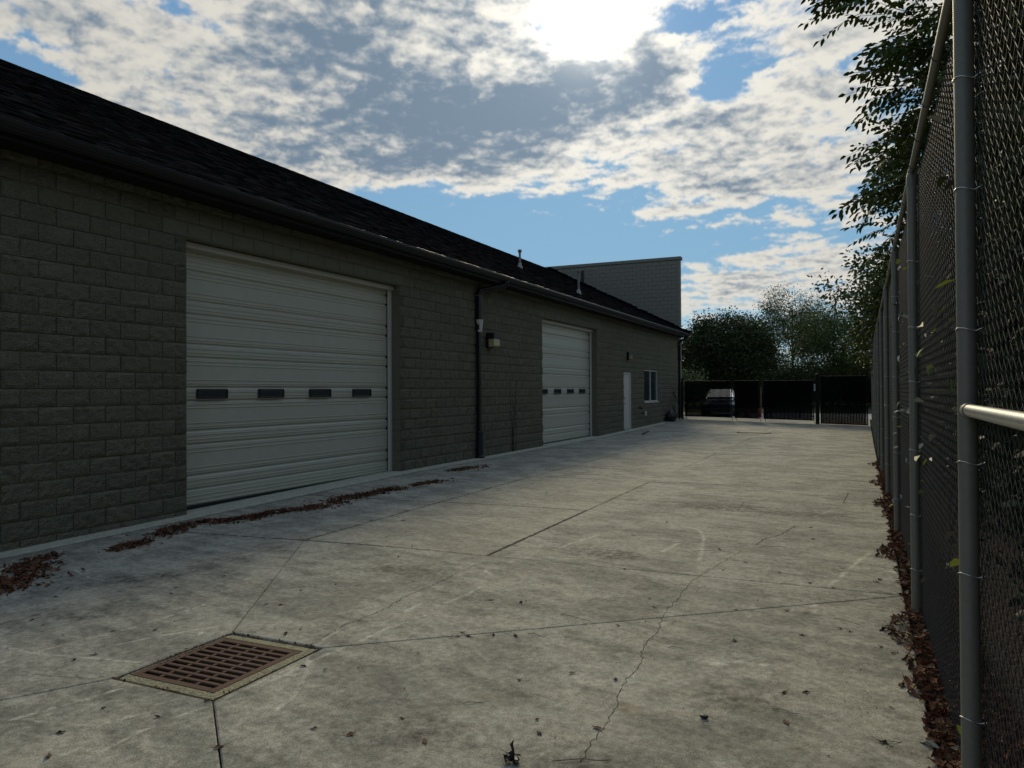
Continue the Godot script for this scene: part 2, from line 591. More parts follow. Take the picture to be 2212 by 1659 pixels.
# Concrete: fine grain that repeats every 2.4 m, multiplied by a map of the yard's own stains, scuffs and streaks.
func stain_map(x0: float, x1: float, z0: float, z1: float, w: int, h: int, marks: bool) -> ImageTexture:
	var a := FastNoiseLite.new(); a.seed = 41; a.frequency = 0.8; a.fractal_octaves = 6; a.fractal_gain = 0.64
	var b := FastNoiseLite.new(); b.seed = 77; b.frequency = 3.2; b.fractal_octaves = 5; b.fractal_gain = 0.68
	var streak := FastNoiseLite.new(); streak.seed = 8; streak.frequency = 1.3; streak.fractal_octaves = 5; streak.fractal_gain = 0.66
	var fleck := FastNoiseLite.new(); fleck.seed = 19; fleck.frequency = 16.0; fleck.fractal_octaves = 3; fleck.fractal_gain = 0.7
	var g := PackedFloat32Array(); g.resize(w * h)
	var warm := PackedFloat32Array(); warm.resize(w * h)
	for j in h:
		var z := lerpf(z0, z1, (j + 0.5) / h)
		for i in w:
			var x := lerpf(x0, x1, (i + 0.5) / w)
			var p := a.get_noise_2d(x, z)
			var q := b.get_noise_2d(x * 0.8, z * 1.2)
			var s := streak.get_noise_2d(x * 0.5 + z * 0.12, z * 2.4 - x * 0.6)
			var patch := clampf((p + s * 0.5) * 2.6 + 0.5, 0.0, 1.0)
			var blot := clampf((q * 1.1 + s * 0.5 - p * 0.3 - 0.16) * 3.6, 0.0, 1.0)
			g[j * w + i] = 0.49 + patch * 0.17 + q * 0.24 + s * 0.15 + fleck.get_noise_2d(x, z) * 0.17 - blot * 0.13
			if x > -5.51 and x < -3.28 and z < -6.48 and z > -12.8:
				g[j * w + i] = g[j * w + i] * 0.7 + 0.215
				warm[j * w + i] = 0.5 + q * 0.3
				continue
			warm[j * w + i] = p * 0.6 + q * 0.4
	if marks:
		var sx := w / (x1 - x0)
		var sz := h / (z1 - z0)
		var dab := func(at: Vector3, r: float, rz: float, amount: float, red: float) -> void:
			var ci := (at.x - x0) * sx
			var cj := (at.z - z0) * sz
			var ri := r * absf(sx)
			var rj := rz * absf(sz)
			for j in range(maxi(0, int(cj - rj)), mini(h, int(cj + rj) + 1)):
				for i in range(maxi(0, int(ci - ri)), mini(w, int(ci + ri) + 1)):
					var q := pow((i - ci) / ri, 2.0) + pow((j - cj) / rj, 2.0)
					if q < 1.0:
						var n := clampf(0.55 + b.get_noise_2d(i * 0.9 / sx * 3.0, j * 0.9 / sz * 3.0) * 1.3, 0.0, 1.0)
						g[j * w + i] += amount * (1.0 - q) * n
						warm[j * w + i] += red * (1.0 - q) * n
		var stroke := func(pts: Array, ox: float, oy: float, k: float, wide: float, amount: float) -> void:
			var last := Vector3.INF
			for p in pts:
				var at := on_ground(ox + p[0] * k, oy + p[1] * k)
				if last != Vector3.INF:
					var steps := int(last.distance_to(at) / (wide * 0.45)) + 1
					for t in steps:
						var c := last.lerp(at, float(t) / steps)
						c += Vector3(b.get_noise_1d(t * 0.13 + p[0]) * 0.012, 0, b.get_noise_1d(t * 0.17 + 50.0) * 0.012)
						var on := clampf(0.6 + a.get_noise_1d(t * 0.05 + p[1]) * 1.2, 0.2, 1.0)
						dab.call(c, wide, wide, amount * on, 0.0)
				last = at
		var A := [0.0, 1032.2, 0.3777]
		for l in [[[0, 1055], [300, 970], [700, 870], [1000, 780], [1200, 715]], [[0, 1400], [400, 1290], [700, 1200]], [[450, 1620], [800, 1450], [1000, 1370], [1230, 1290], [1500, 1160], [1700, 1070], [1952, 985]], [[1560, 1340], [1680, 1240], [1740, 1130], [1760, 1020], [1830, 940], [1952, 850]], [[0, 965], [200, 1005], [500, 1030], [800, 1055]], [[100, 1380], [500, 1420], [900, 1330]], [[640, 960], [900, 905], [1250, 850]], [[420, 525], [500, 570], [600, 590]], [[1120, 905], [1160, 880]]]:
			stroke.call(l, A[0], A[1], A[2], 0.018, 0.26)
		for l in [[[0, 1185], [250, 1060], [450, 980], [600, 910], [830, 830]], [[925, 770], [1050, 720], [1125, 675]], [[1520, 480], [1650, 430], [1760, 400]], [[700, 820], [800, 770]], [[1140, 590], [1180, 620]], [[1020, 350], [1150, 310], [1240, 300]]]:
			stroke.call(l, 589.9, 995.4, 0.4, 0.022, 0.26)
		for l in [[[590, 360], [630, 370], [655, 390], [665, 420], [655, 480], [640, 540]], [[430, 495], [540, 440]], [[0, 430], [100, 400]], [[1290, 290], [1360, 270]], [[1340, 680], [1500, 540], [1560, 500]], [[1255, 820], [1265, 770]], [[700, 1100], [900, 1080], [1000, 1110]]]:
			stroke.call(l, 1253.4, 995.4, 0.4, 0.030, 0.26)
		for q in [[1270, 1191, 0.55, 0.42, -0.20, 0.0], [1340, 1200, 0.35, 0.3, -0.16, 0.0], [938, 1583, 0.30, 0.22, -0.22, 0.0], [890, 1231, 0.6, 0.4, -0.14, 0.0], [1550, 1505, 0.28, 0.20, -0.15, 0.0], [1520, 1093, 1.0, 0.45, -0.17, 0.0], [1700, 1105, 1.3, 0.5, -0.19, 0.0], [1050, 1500, 0.13, 0.10, -0.06, 0.9], [1358, 1530, 0.10, 0.08, -0.05, 1.0], [1730, 1620, 0.05, 0.04, -0.08, 0.9], [1700, 1620, 0.03, 0.04, -0.08, 0.9], [1250, 1640, 0.3, 0.2, -0.14, 0.0], [1640, 1500, 0.22, 0.25, -0.14, 0.1], [1880, 1280, 0.3, 0.3, 0.10, -0.1], [1950, 1240, 0.25, 0.5, 0.14, -0.3], [120, 1330, 0.5, 0.4, -0.14, 0.0], [300, 1250, 0.6, 0.4, -0.12, 0.0], [480, 1220, 0.5, 0.4, -0.10, 0.0], [1410, 1270, 0.25, 0.2, -0.1, 0.3], [1620, 1430, 0.4, 0.3, 0.10, 0.0], [1330, 1480, 0.5, 0.35, 0.09, 0.0]]:
			var at := on_ground(q[0], q[1])
			dab.call(at, q[2], q[3], q[4] * 1.7, q[5] * 1.5)
		# dirt caught along the joints
		for l in [[[-5.5, -6.5], [-3.27, -6.46], 0.03], [[-3.27, -6.46], [0.27, -6.5], 0.018], [[-5.5, -6.5], [-5.53, -12.8], 0.026], [[-3.27, -6.46], [-3.33, -12.8], 0.034], [[-7.9, -9.45], [-3.3, -9.43], 0.028], [[-7.9, -12.8], [0.2, -12.8], 0.04], [[-7.9, -6.5], [-5.5, -6.5], 0.026], [[-5.45, -0.1], [-5.5, -6.5], 0.016], [[-7.92, -0.1], [-7.92, -12.8], 0.03]]:
			var u := Vector3(l[0][0], 0, l[0][1])
			var e := Vector3(l[1][0], 0, l[1][1])
			var n := int(u.distance_to(e) / 0.012)
			for t in n:
				var jit := b.get_noise_1d(t * 0.21) * 0.010
				dab.call(u.lerp(e, float(t) / n) + Vector3(jit, 0, jit), l[2], l[2], -0.25 - 0.14 * a.get_noise_1d(t * 0.03), 0.0)
	var out := PackedByteArray()
	out.resize(w * h * 3)
	for k in w * h:
		var v := clampf(g[k], 0.18, 1.0)
		var t := clampf(warm[k], -1.0, 1.2)
		var cc := Color(v * (1.0 + 0.04 * t), v * (1.0 - 0.01 * t - 0.10 * maxf(0.0, t - 0.5)), v * (1.0 - 0.06 * t - 0.22 * maxf(0.0, t - 0.5))).linear_to_srgb()
		out[k * 3] = int(clampf(cc.r, 0, 1) * 255.0); out[k * 3 + 1] = int(clampf(cc.g, 0, 1) * 255.0); out[k * 3 + 2] = int(clampf(cc.b, 0, 1) * 255.0)
	return ImageTexture.create_from_image(Image.create_from_data(w, h, false, Image.FORMAT_RGB8, out))

func make_concrete() -> void:
	for k in 2:
		var m := mat("concrete_near" if k == 0 else "concrete_far", Color(1, 1, 1), 0.88, 0.0, 0.35)
		m.albedo_texture = T.concrete
		m.detail_enabled = true
		m.detail_blend_mode = BaseMaterial3D.BLEND_MODE_MUL
		m.detail_uv_layer = BaseMaterial3D.DETAIL_UV_2
		m.detail_albedo = stain_map(-8.6, 0.8, 1.5, -12.9, 1200, 1800, true) if k == 0 else stain_map(-8.6, 0.8, -12.7, -38.6, 640, 1280, false)
		relief(m, T.grain, 0.16)
	var collar := mat("collar_concrete", lin(0.60, 0.575, 0.455), 0.9, 0.0, 0.3)
	collar.albedo_texture = T.concrete; triplanar(collar, 1.3); relief(collar, T.rock, 1.0)
	var apron := mat("apron_concrete", lin(0.86, 0.88, 0.86), 0.9, 0.0, 0.3)
	apron.albedo_texture = T.concrete; triplanar(apron, 0.5); relief(apron, T.grain, 0.2)
	print("concrete done ", Time.get_ticks_msec())

# ---------------------------------------------------------------- ground and pavement
func make_ground() -> void:
	var b := Mb.new()
	var R := 700.0
	# everything round the yard, garage side and behind included, as one sheet with a hole where the yard lies
	var xs := [-R, -8.6, 0.55, R]
	var zs := [R, 3.6, -38.6, -R]
	for i in 3:
		for j in 3:
			if i == 1 and j == 1:
				continue
			var far_y := -0.05 if j < 2 else 0.12
			b.quad(Vector3(xs[i], far_y, zs[j]), Vector3(xs[i + 1], far_y, zs[j]), Vector3(xs[i + 1], far_y, zs[j + 1]), Vector3(xs[i], far_y, zs[j + 1]))
	tag(put_mb("ground", b, M.soil), "bare brown earth round the yard and under the trees", "ground", "", "structure")
	var r := Mb.new()
	r.quad(Vector3(-60, 0.17, -37.9), Vector3(60, 0.17, -37.9), Vector3(60, 0.17, -47.5), Vector3(-60, 0.17, -47.5))
	tag(put_mb("road", r, M.road_concrete), "pale street surface beyond the black gate", "road", "", "structure")
	var t := Mb.new()
	t.quad(Vector3(-120, 0.20, -47.4), Vector3(120, 0.20, -47.4), Vector3(120, 0.6, -150), Vector3(-120, 0.6, -150))
	tag(put_mb("verge", t, M.turf), "rough green verge on the far side of the street", "grass", "", "structure")

func slab(parent: Node, a: Vector2, b: Vector2, c: Vector2, d: Vector2, material: StandardMaterial3D, lift := 0.0, gap := 0.011) -> void:
	# quad a b c d in (x, z), counter-clockwise seen from above
	var m := Mb.new()
	var ctr := (a + b + c + d) / 4.0
	var near: bool = material == M.concrete_near
	var q := [a, b, c, d]
	var inner := []
	for k in 4:
		var e0: Vector2 = (q[k] - q[(k + 3) % 4]).normalized()
		var e1: Vector2 = (q[(k + 1) % 4] - q[k]).normalized()
		var n0 := Vector2(-e0.y, e0.x)
		var n1 := Vector2(-e1.y, e1.x)
		if n0.dot(ctr - q[k]) < 0.0: n0 = -n0
		if n1.dot(ctr - q[k]) < 0.0: n1 = -n1
		var off := (n0 + n1) / maxf(0.3, 1.0 + n0.dot(n1))
		inner.append(off)
	var nu := maxi(2, int(maxf(a.distance_to(b), d.distance_to(c)) / 0.5))
	var nv := maxi(2, int(maxf(a.distance_to(d), b.distance_to(c)) / 0.5))
	var place := func(u: float, v: float, push: float, drop: float) -> Vector3:
		var p: Vector2 = ((a + inner[0] * push).lerp(b + inner[1] * push, u)).lerp((d + inner[3] * push).lerp(c + inner[2] * push, u), v)
		return Vector3(p.x, ground_y(p.x, p.y) + lift - drop, p.y)
	var add := func(p: Vector3, nn: Vector3) -> int:
		var x0 := -8.6
		var t2 := Vector2((p.x - x0) / 9.4, (p.z - 1.5) / -14.4) if near else Vector2((p.x - x0) / 9.4, (p.z + 12.7) / -25.9)
		return m.vert(p, nn, Vector2(p.x, p.z) / 2.4, t2)
	var grid := []
	for j in nv + 1:
		var rowi := []
		for i in nu + 1:
			rowi.append(add.call(place.call(float(i) / nu, float(j) / nv, gap + 0.006, 0.0), Vector3.UP))
		grid.append(rowi)
	for j in nv:
		for i in nu:
			var A: int = grid[j][i]
			var B: int = grid[j][i + 1]
			var C: int = grid[j + 1][i + 1]
			var D: int = grid[j + 1][i]
			if (m.v[B] - m.v[A]).cross(m.v[D] - m.v[A]).y > 0.0:
				for k in [A, C, B, A, D, C]: m.ix.append(k)
			else:
				for k in [A, B, C, A, C, D]: m.ix.append(k)
	var rim := []
	for i in nu: rim.append(Vector2(float(i) / nu, 0))
	for j in nv: rim.append(Vector2(1, float(j) / nv))
	for i in nu: rim.append(Vector2(1.0 - float(i) / nu, 1))
	for j in nv: rim.append(Vector2(0, 1.0 - float(j) / nv))
	for k in rim.size():
		var r0: Vector2 = rim[k]
		var r1: Vector2 = rim[(k + 1) % rim.size()]
		var mid := Vector3(ctr.x, ground_y(ctr.x, ctr.y) - 2.0, ctr.y)
		var chip := rng.randf_range(0.0, 0.003)
		var t0: Vector3 = place.call(r0.x, r0.y, gap + 0.006, 0.0)
		var t1: Vector3 = place.call(r1.x, r1.y, gap + 0.006, 0.0)
		var s0: Vector3 = place.call(r0.x, r0.y, gap - chip, 0.005)
		var s1: Vector3 = place.call(r1.x, r1.y, gap - chip, 0.005)
		var d0: Vector3 = place.call(r0.x, r0.y, gap, 0.075)
		var d1: Vector3 = place.call(r1.x, r1.y, gap, 0.075)
		var before := m.v.size()
		m.quad_from(t0, t1, s1, s0, mid)
		m.quad_from(s0, s1, d1, d0, Vector3(ctr.x, s0.y, ctr.y))
		for z in range(before, m.v.size()):
			var p := m.v[z]
			m.uv[z] = Vector2(p.x, p.z) / 2.4
			m.uv2[z] = Vector2((p.x + 8.6) / 9.4, (p.z - 1.5) / -14.4) if near else Vector2((p.x + 8.6) / 9.4, (p.z + 12.7) / -25.9)
	put_mb("slab", m, material, parent)

const G0 := Vector2(-3.765, -3.745)     # collar, far corner on the garage side (x, z)
const G1 := Vector2(-3.02, -2.875)      # collar, near corner on the fence side

func make_pavement() -> void:
	var pave := thing("pavement", "stained grey concrete yard laid in large jointed slabs", "pavement", Vector3.ZERO, "", "structure")
	# dirt bed seen in the joints, open over the drain pit
	var bed := Mb.new()
	var xs := [-8.6]
	var zs := [3.6, 1.5]
	for x in [-7.0, -5.5, -4.5, G0.x, G1.x, -2.0, -1.0, 0.0, 0.56]: xs.append(x)
	for z in [0.0, -1.5, G1.y, G0.y, -5.0, -6.5, -8.0, -9.5, -11.0, -12.8, -16.0, -20.0, -24.0, -25.0, -27.0, -29.0, -31.0, -33.0, -34.5, -36.0, -38.6]: zs.append(z)
	for i in xs.size() - 1:
		for j in zs.size() - 1:
			if xs[i] == G0.x and zs[j] == G1.y:
				continue
			var p := []
			for st in [[0, 0], [1, 0], [1, 1], [0, 1]]:
				var x: float = xs[i + st[0]]
				var z: float = zs[j + st[1]]
				p.append(Vector3(x, ground_y(x, z) - 0.045, z))
			bed.quad(p[0], p[1], p[2], p[3])
	put_mb("joint_bed", bed, M.joint_dirt, pave)
	var J := -5.5
	var K := -3.27
	var E := 0.27
	var near: StandardMaterial3D = M.concrete_near
	var far: StandardMaterial3D = M.concrete_far
	var a0 := Vector2(G0.x, G1.y)
	var a1 := G1
	var a2 := Vector2(G1.x, G0.y)
	var a3 := G0
	var c0 := Vector2(J + 0.05, -0.1)
	var c1 := Vector2(E, 0.0)
	var c2 := Vector2(E, -6.47)
	var c3 := Vector2(J, -6.5)
	slab(pave, c0, c1, a1, a0, near, 0.0, 0.0045)
	slab(pave, a1, c1, c2, a2, near, 0.0, 0.0045)
	slab(pave, a3, a2, c2, c3, near, 0.0, 0.0045)
	slab(pave, c0, a0, a3, c3, near, 0.0, 0.0045)
	slab(pave, Vector2(-8.2, 3.5), Vector2(J + 0.05, 3.5), c0, Vector2(-8.2, -0.1), near)
	slab(pave, Vector2(J + 0.05, 3.5), Vector2(E, 3.5), c1, c0, near)
	var rows := [-6.5, -9.45, -12.8, -19.2, -25.6, -31.5, -38.5]
	slab(pave, Vector2(-7.93, -0.1), c0, c3, Vector2(-7.93, -6.5), near)
	for k in rows.size() - 1:
		var z0: float = rows[k]
		var z1: float = rows[k + 1]
		var m := near if k < 2 else far
		var j0 := J - 0.015 * k
		slab(pave, Vector2(-7.93, z0), Vector2(j0, z0), Vector2(j0 - 0.015, z1), Vector2(-7.93, z1), m)
		slab(pave, Vector2(j0, z0), Vector2(K, z0 + 0.04), Vector2(K - 0.03, z1 + 0.02), Vector2(j0 - 0.015, z1), m, 0.0, 0.012)
		if k == 1:
			slab(pave, Vector2(K, -6.46), c2, Vector2(E, -12.82), Vector2(K - 0.06, -12.78), near, 0.0, 0.008)
		elif k > 1:
			slab(pave, Vector2(K - 0.03, z0 + 0.02), Vector2(E, z0), Vector2(E, z1), Vector2(K - 0.03, z1 + 0.02), m, 0.0, 0.008)
	# apron strip along the garage wall, a little proud of the slabs
	var zs2 := [3.5, -0.1, -4.0, -7.39, -12.56, -16.2, -19.83, -24.69, -28.0, -32.0, -37.1]
	for k in zs2.size() - 1:
		slab(pave, Vector2(-8.5, zs2[k]), Vector2(-7.93, zs2[k]), Vector2(-7.93, zs2[k + 1]), Vector2(-8.5, zs2[k + 1]), M.apron_concrete, 0.012, 0.005)
	# collar of paler concrete round the drain
	var w := 0.024
	var g0 := Vector2(-3.745, -3.655)
	var g1 := Vector2(-3.100, -2.955)
	var o0 := G0 + Vector2(w, w)
	var o1 := G1 - Vector2(w, w)
	var cr := Mb.new()
	var ring := [[Vector2(o0.x, o1.y), o1, g1, Vector2(g0.x, g1.y)], [o1, Vector2(o1.x, o0.y), Vector2(g1.x, g0.y), g1], [Vector2(o1.x, o0.y), o0, g0, Vector2(g1.x, g0.y)], [o0, Vector2(o0.x, o1.y), Vector2(g0.x, g1.y), g0]]
	for r in ring:
		var y := -0.002
		var P := func(v: Vector2, yy: float) -> Vector3: return Vector3(v.x, yy, v.y)
		var mid := Vector3(-3.42, -1.0, -3.3)
		cr.quad_from(P.call(r[0], y - 0.006), P.call(r[1], y - 0.006), P.call(r[2], y - 0.002), P.call(r[3], y - 0.002), mid)
		cr.quad_from(P.call(r[0], y - 0.006), P.call(r[1], y - 0.006), P.call(r[1], -0.3), P.call(r[0], -0.3), Vector3(-3.42, -0.1, -3.3))
		var back: Vector3 = (P.call((r[2] + r[3]) / 2.0, -0.1) - Vector3(-3.42, -0.1, -3.3)) * 3.0
		cr.quad_from(P.call(r[2], y - 0.002), P.call(r[3], y - 0.002), P.call(r[3], -0.3), P.call(r[2], -0.3), Vector3(-3.42, -0.1, -3.3) + back)
	var co := put_mb("drain_collar", cr, M.collar_concrete, pave)
	tag(co, "chipped pale concrete rim round the iron grate")
	# pit below the grate
	var pit := Mb.new()
	var lo := -1.5
	var pg := [Vector3(g0.x - 0.03, 0, g0.y - 0.03), Vector3(g1.x + 0.03, 0, g0.y - 0.03), Vector3(g1.x + 0.03, 0, g1.y + 0.03), Vector3(g0.x - 0.03, 0, g1.y + 0.03)]
	for k in 4:
		var p0: Vector3 = pg[k]
		var p1: Vector3 = pg[(k + 1) % 4]
		var out := ((p0 + p1) / 2.0 - Vector3(-3.42, 0, -3.3)) * 3.0 + Vector3(-3.42, -0.5, -3.3)
		pit.quad_from(p0 + Vector3(0, -0.05, 0), p1 + Vector3(0, -0.05, 0), p1 + Vector3(0, lo, 0), p0 + Vector3(0, lo, 0), out)
	pit.quad(pg[3] + Vector3(0, lo, 0), pg[2] + Vector3(0, lo, 0), pg[1] + Vector3(0, lo, 0), pg[0] + Vector3(0, lo, 0))
	put_mb("drain_pit", pit, M.collar_concrete, pave)
	# cracks
	crack(pave, [[5, 1640], [60, 1520], [150, 1420], [205, 1310], [210, 1240], [250, 1180], [330, 1090], [335, 1010], [400, 940], [425, 905], [450, 830], [545, 720], [615, 640], [700, 590], [800, 530], [880, 480]], 1253.4, 995.4, 0.4, 0.0017)
	crack(pave, [[950, 455], [1000, 420], [1080, 400], [1165, 350]], 1253.4, 995.4, 0.4, 0.004)
	crack(pave, [[1420, 230], [1450, 170], [1560, 155]], 1253.4, 995.4, 0.4, 0.004)
	crack(pave, [[1150, 545], [1000, 600], [880, 665], [740, 720], [630, 785], [540, 830], [380, 890], [255, 965]], 589.9, 995.4, 0.4, 0.0021)
	crack(pave, [[0, 1130], [200, 1128], [380, 1140], [540, 1150], [650, 1130]], 0.0, 1032.2, 0.3777, 0.0018)

func crack(parent: Node, pts: Array, ox: float, oy: float, k: float, wide: float) -> void:
	var line := []
	for i in pts.size() - 1:
		var a := on_ground(ox + pts[i][0] * k, oy + pts[i][1] * k)
		var b := on_ground(ox + pts[i + 1][0] * k, oy + pts[i + 1][1] * k)
		var n := maxi(2, int(a.distance_to(b) / 0.035))
		for t in n:
			var p := a.lerp(b, float(t) / n)
			line.append(p + Vector3(rng.randf_range(-0.012, 0.012), 0, rng.randf_range(-0.012, 0.012)))
	var m := Mb.new()
	for i in line.size() - 1:
		var d: Vector3 = (line[i + 1] - line[i]).normalized()
		var s := Vector3(-d.z, 0, d.x)
		var w0 := wide * (0.4 + 0.6 * absf(sin(i * 1.7)))
		var w1 := wide * (0.4 + 0.6 * absf(sin((i + 1) * 1.7)))
		var up := Vector3(0, 0.0022, 0)
		m.quad_from(line[i] - s * w0 + up, line[i + 1] - s * w1 + up, line[i + 1] + s * w1 + up, line[i] + s * w0 + up, line[i] - Vector3(0, 1, 0))
	put_mb("crack", m, M.joint_dirt, parent)

# ---------------------------------------------------------------- garage
func block_shape(sd: int, rough: float) -> Mb:
	var nz := FastNoiseLite.new()
	nz.seed = sd; nz.frequency = 9.0; nz.fractal_octaves = 4; nz.fractal_gain = 0.72
	var m := Mb.new()
	var nx := 12
	var ny := 6
	var hw := (BLOCK - 0.011) / 2.0
	var hh := (COURSE - 0.011) / 2.0
	var lean := sin(sd * 2.3) * 0.006 * rough
	var P := func(i: int, j: int) -> Vector3:
		var z := lerpf(hw, -hw, float(i) / nx)
		var y := lerpf(-hh, hh, float(j) / ny)
		var d := 0.004 + (nz.get_noise_2d(z, y) * 0.030 + 0.006) * rough + lean * z / hw
		if i == 0 or i == nx or j == 0 or j == ny:
			d = -0.002 + nz.get_noise_2d(z * 2.0, y * 2.0 + 3.0) * 0.005 * rough
		return Vector3(d, y, z)
	for j in ny:
		for i in nx:
			m.quad(P.call(i, j), P.call(i + 1, j), P.call(i + 1, j + 1), P.call(i, j + 1))
	for i in nx:
		for j in [0, ny]:
			var a: Vector3 = P.call(i, j)
			var b: Vector3 = P.call(i + 1, j)
			m.quad_from(a, b, Vector3(-0.04, b.y, b.z), Vector3(-0.04, a.y, a.z), Vector3(a.x, 0, a.z))
	for j in ny:
		for i in [0, nx]:
			var a: Vector3 = P.call(i, j)
			var b: Vector3 = P.call(i, j + 1)
			m.quad_from(a, b, Vector3(-0.04, b.y, b.z), Vector3(-0.04, a.y, a.z), Vector3(a.x, a.y, 0))
	for k in m.v.size():
		m.uv[k] = Vector2(m.v[k].z + m.v[k].x, m.v[k].y) * 1.35 + Vector2(sd * 0.377, sd * 0.613)
	return m

func make_garage() -> void:
	var g := thing("garage_building", "long low split-face block garage with dark shingle roof and two white overhead doors", "building", Vector3(WALL_X, 0, -18))
	var here := Transform3D(Basis(), -g.position)      # parts below are given in world places
	# openings: z near, z far, y bottom, y top
	var open := [[D1.x, D1.y, -0.3, DOOR_TOP], [D2.x, D2.y, -0.3, DOOR_TOP], [-27.80, -28.80, 0.05, 2.245], [-30.78, -33.15, 1.085, 2.42]]
	var top := 4.27
	var begin := 3.5
	var wall := Mb.new()
	var cuts := [begin, D1.x, D1.y, D2.x, D2.y, -27.80, -28.80, -30.78, -33.15, END_Z]
	var face := WALL_X - 0.014
	for k in cuts.size() - 1:
		var z0: float = cuts[k]
		var z1: float = cuts[k + 1]
		var hole := []
		for o in open:
			if absf(o[0] - z0) < 0.001: hole = o
		var spans := [[-0.4, top]] if hole.is_empty() else [[-0.4, hole[2]], [hole[3], top]]
		for s in spans:
			if s[1] - s[0] > 0.12:
				wall.box(Vector3(face - 0.19, (s[0] + s[1]) / 2.0, (z0 + z1) / 2.0), Vector3(0.38, s[1] - s[0], z0 - z1))
	var w := put_mb("front_wall", wall, M.mortar, g, here)
	# blocks in running bond
	var shapes := []
	for k in 9: shapes.append(block_shape(k + 1, 1.0))
	for k in 3: shapes.append(block_shape(k + 40, 0.25))
	var meshes := []
	for s in shapes: meshes.append(s.mesh(false, true))
	var list := []
	for c in range(-1, 21):
		var y0 := c * COURSE
		var z := begin - (0.0 if c % 2 == 0 else BLOCK / 2.0) + 0.065
		while z > END_Z:
			var a := minf(z, begin)
			var b := maxf(z - BLOCK, END_Z)
			z -= BLOCK
			var parts := [[a, b]]
			for o in open:
				if y0 + COURSE * 0.5 < o[3] and y0 + COURSE * 0.5 > o[2]:
					var kept := []
					for p in parts:
						if p[1] >= o[0] or p[0] <= o[1]:
							kept.append(p)
						else:
							if p[0] > o[0]: kept.append([p[0], o[0]])
							if p[1] < o[1]: kept.append([o[1], p[1]])
					parts = kept
			for p in parts:
				if p[0] - p[1] > 0.035:
					list.append([c, p[0], p[1]])
	var order := []
	for q in list:
		var zc: float = (q[1] + q[2]) / 2.0
		var yc: float = (q[0] + 0.5) * COURSE
		if zc < -4.7 and q[0] >= -1:
			order.append([Vector3(WALL_X, yc - CAM_H, zc).length(), q])
	order.sort_custom(func(u, v): return u[0] < v[0])
	var single := {}
	for k in mini(300, order.size()): single[order[k][1]] = true
	var rest := [Mb.new(), Mb.new(), Mb.new(), Mb.new()]
	for q in list:
		var zc: float = (q[1] + q[2]) / 2.0
		var len: float = q[1] - q[2]
		var smooth: bool = q[0] >= 18 and q[0] <= 19 and ((zc < D1.x + 0.2 and zc > D1.y - 0.2) or (zc < D2.x + 0.2 and zc > D2.y - 0.2))
		var si := rng.randi_range(9, 11) if smooth else rng.randi_range(0, 8)
		var flip := rng.randf() < 0.5 and len > BLOCK * 0.9
		var sz := (len - 0.011) / (BLOCK - 0.011)
		var bs := Basis(Vector3.UP, 0.0).scaled(Vector3(1, 1, sz))
		if flip:
			bs = Basis(Vector3.RIGHT, PI) * bs
		var at := Transform3D(bs, Vector3(WALL_X + rng.randf_range(-0.0025, 0.0025), (q[0] + 0.5) * COURSE, zc))
		var mi: int = 3 if smooth else [0, 0, 1, 2][rng.randi_range(0, 3)]
		if single.has(q):
			put("block", meshes[si], M.smooth_block if smooth else M["split_block_%d" % mi], w, at)
		else:
			rest[mi].append(shapes[si], at)
	for k in 4:
		var o := put_mb("block_courses", rest[k], M.smooth_block if k == 3 else M["split_block_%d" % k], w)
		tag(o, "", "", "", "stuff")
	# the rest of the shell
	var sh := Mb.new()
	sh.box(Vector3(-22.1, 2.0, (begin + END_Z) / 2.0), Vector3(0.3, 4.5, begin - END_Z))
	sh.box(Vector3(-15.3, 1.95, END_Z + 0.15), Vector3(13.4, 4.6, 0.3))
	sh.box(Vector3(-15.3, 1.95, begin - 0.15), Vector3(13.4, 4.6, 0.3))
	sh.box(Vector3(-15.3, -0.15, (begin + END_Z) / 2.0), Vector3(13.2, 0.1, begin - END_Z - 0.7))
	put_mb("rear_walls", sh, M.mortar, g, here)
	for dz in [D1, D2]:
		var jb := Mb.new()
		jb.box(Vector3(0, 0, 0), Vector3(0.185, COURSE - 0.008, 0.012), 0.002)
		for k in jb.v.size(): jb.uv[k] = Vector2(jb.v[k].x, jb.v[k].y) * 1.35
		var jm := jb.mesh(false, true)
		for c in range(-1, 18):
			put("jamb_block", jm, M.smooth_block, w, Transform3D(Basis(), Vector3(WALL_X - 0.102, (c + 0.5) * COURSE, dz.y + 0.006)))
	overhead_door(g, here, D1, "white ribbed overhead door between two downspouts")
	overhead_door(g, here, D2, "white ribbed overhead door beside the wall lamp")
	side_door(g, here)
	sliding_window(g, here)
	roof(g, here)

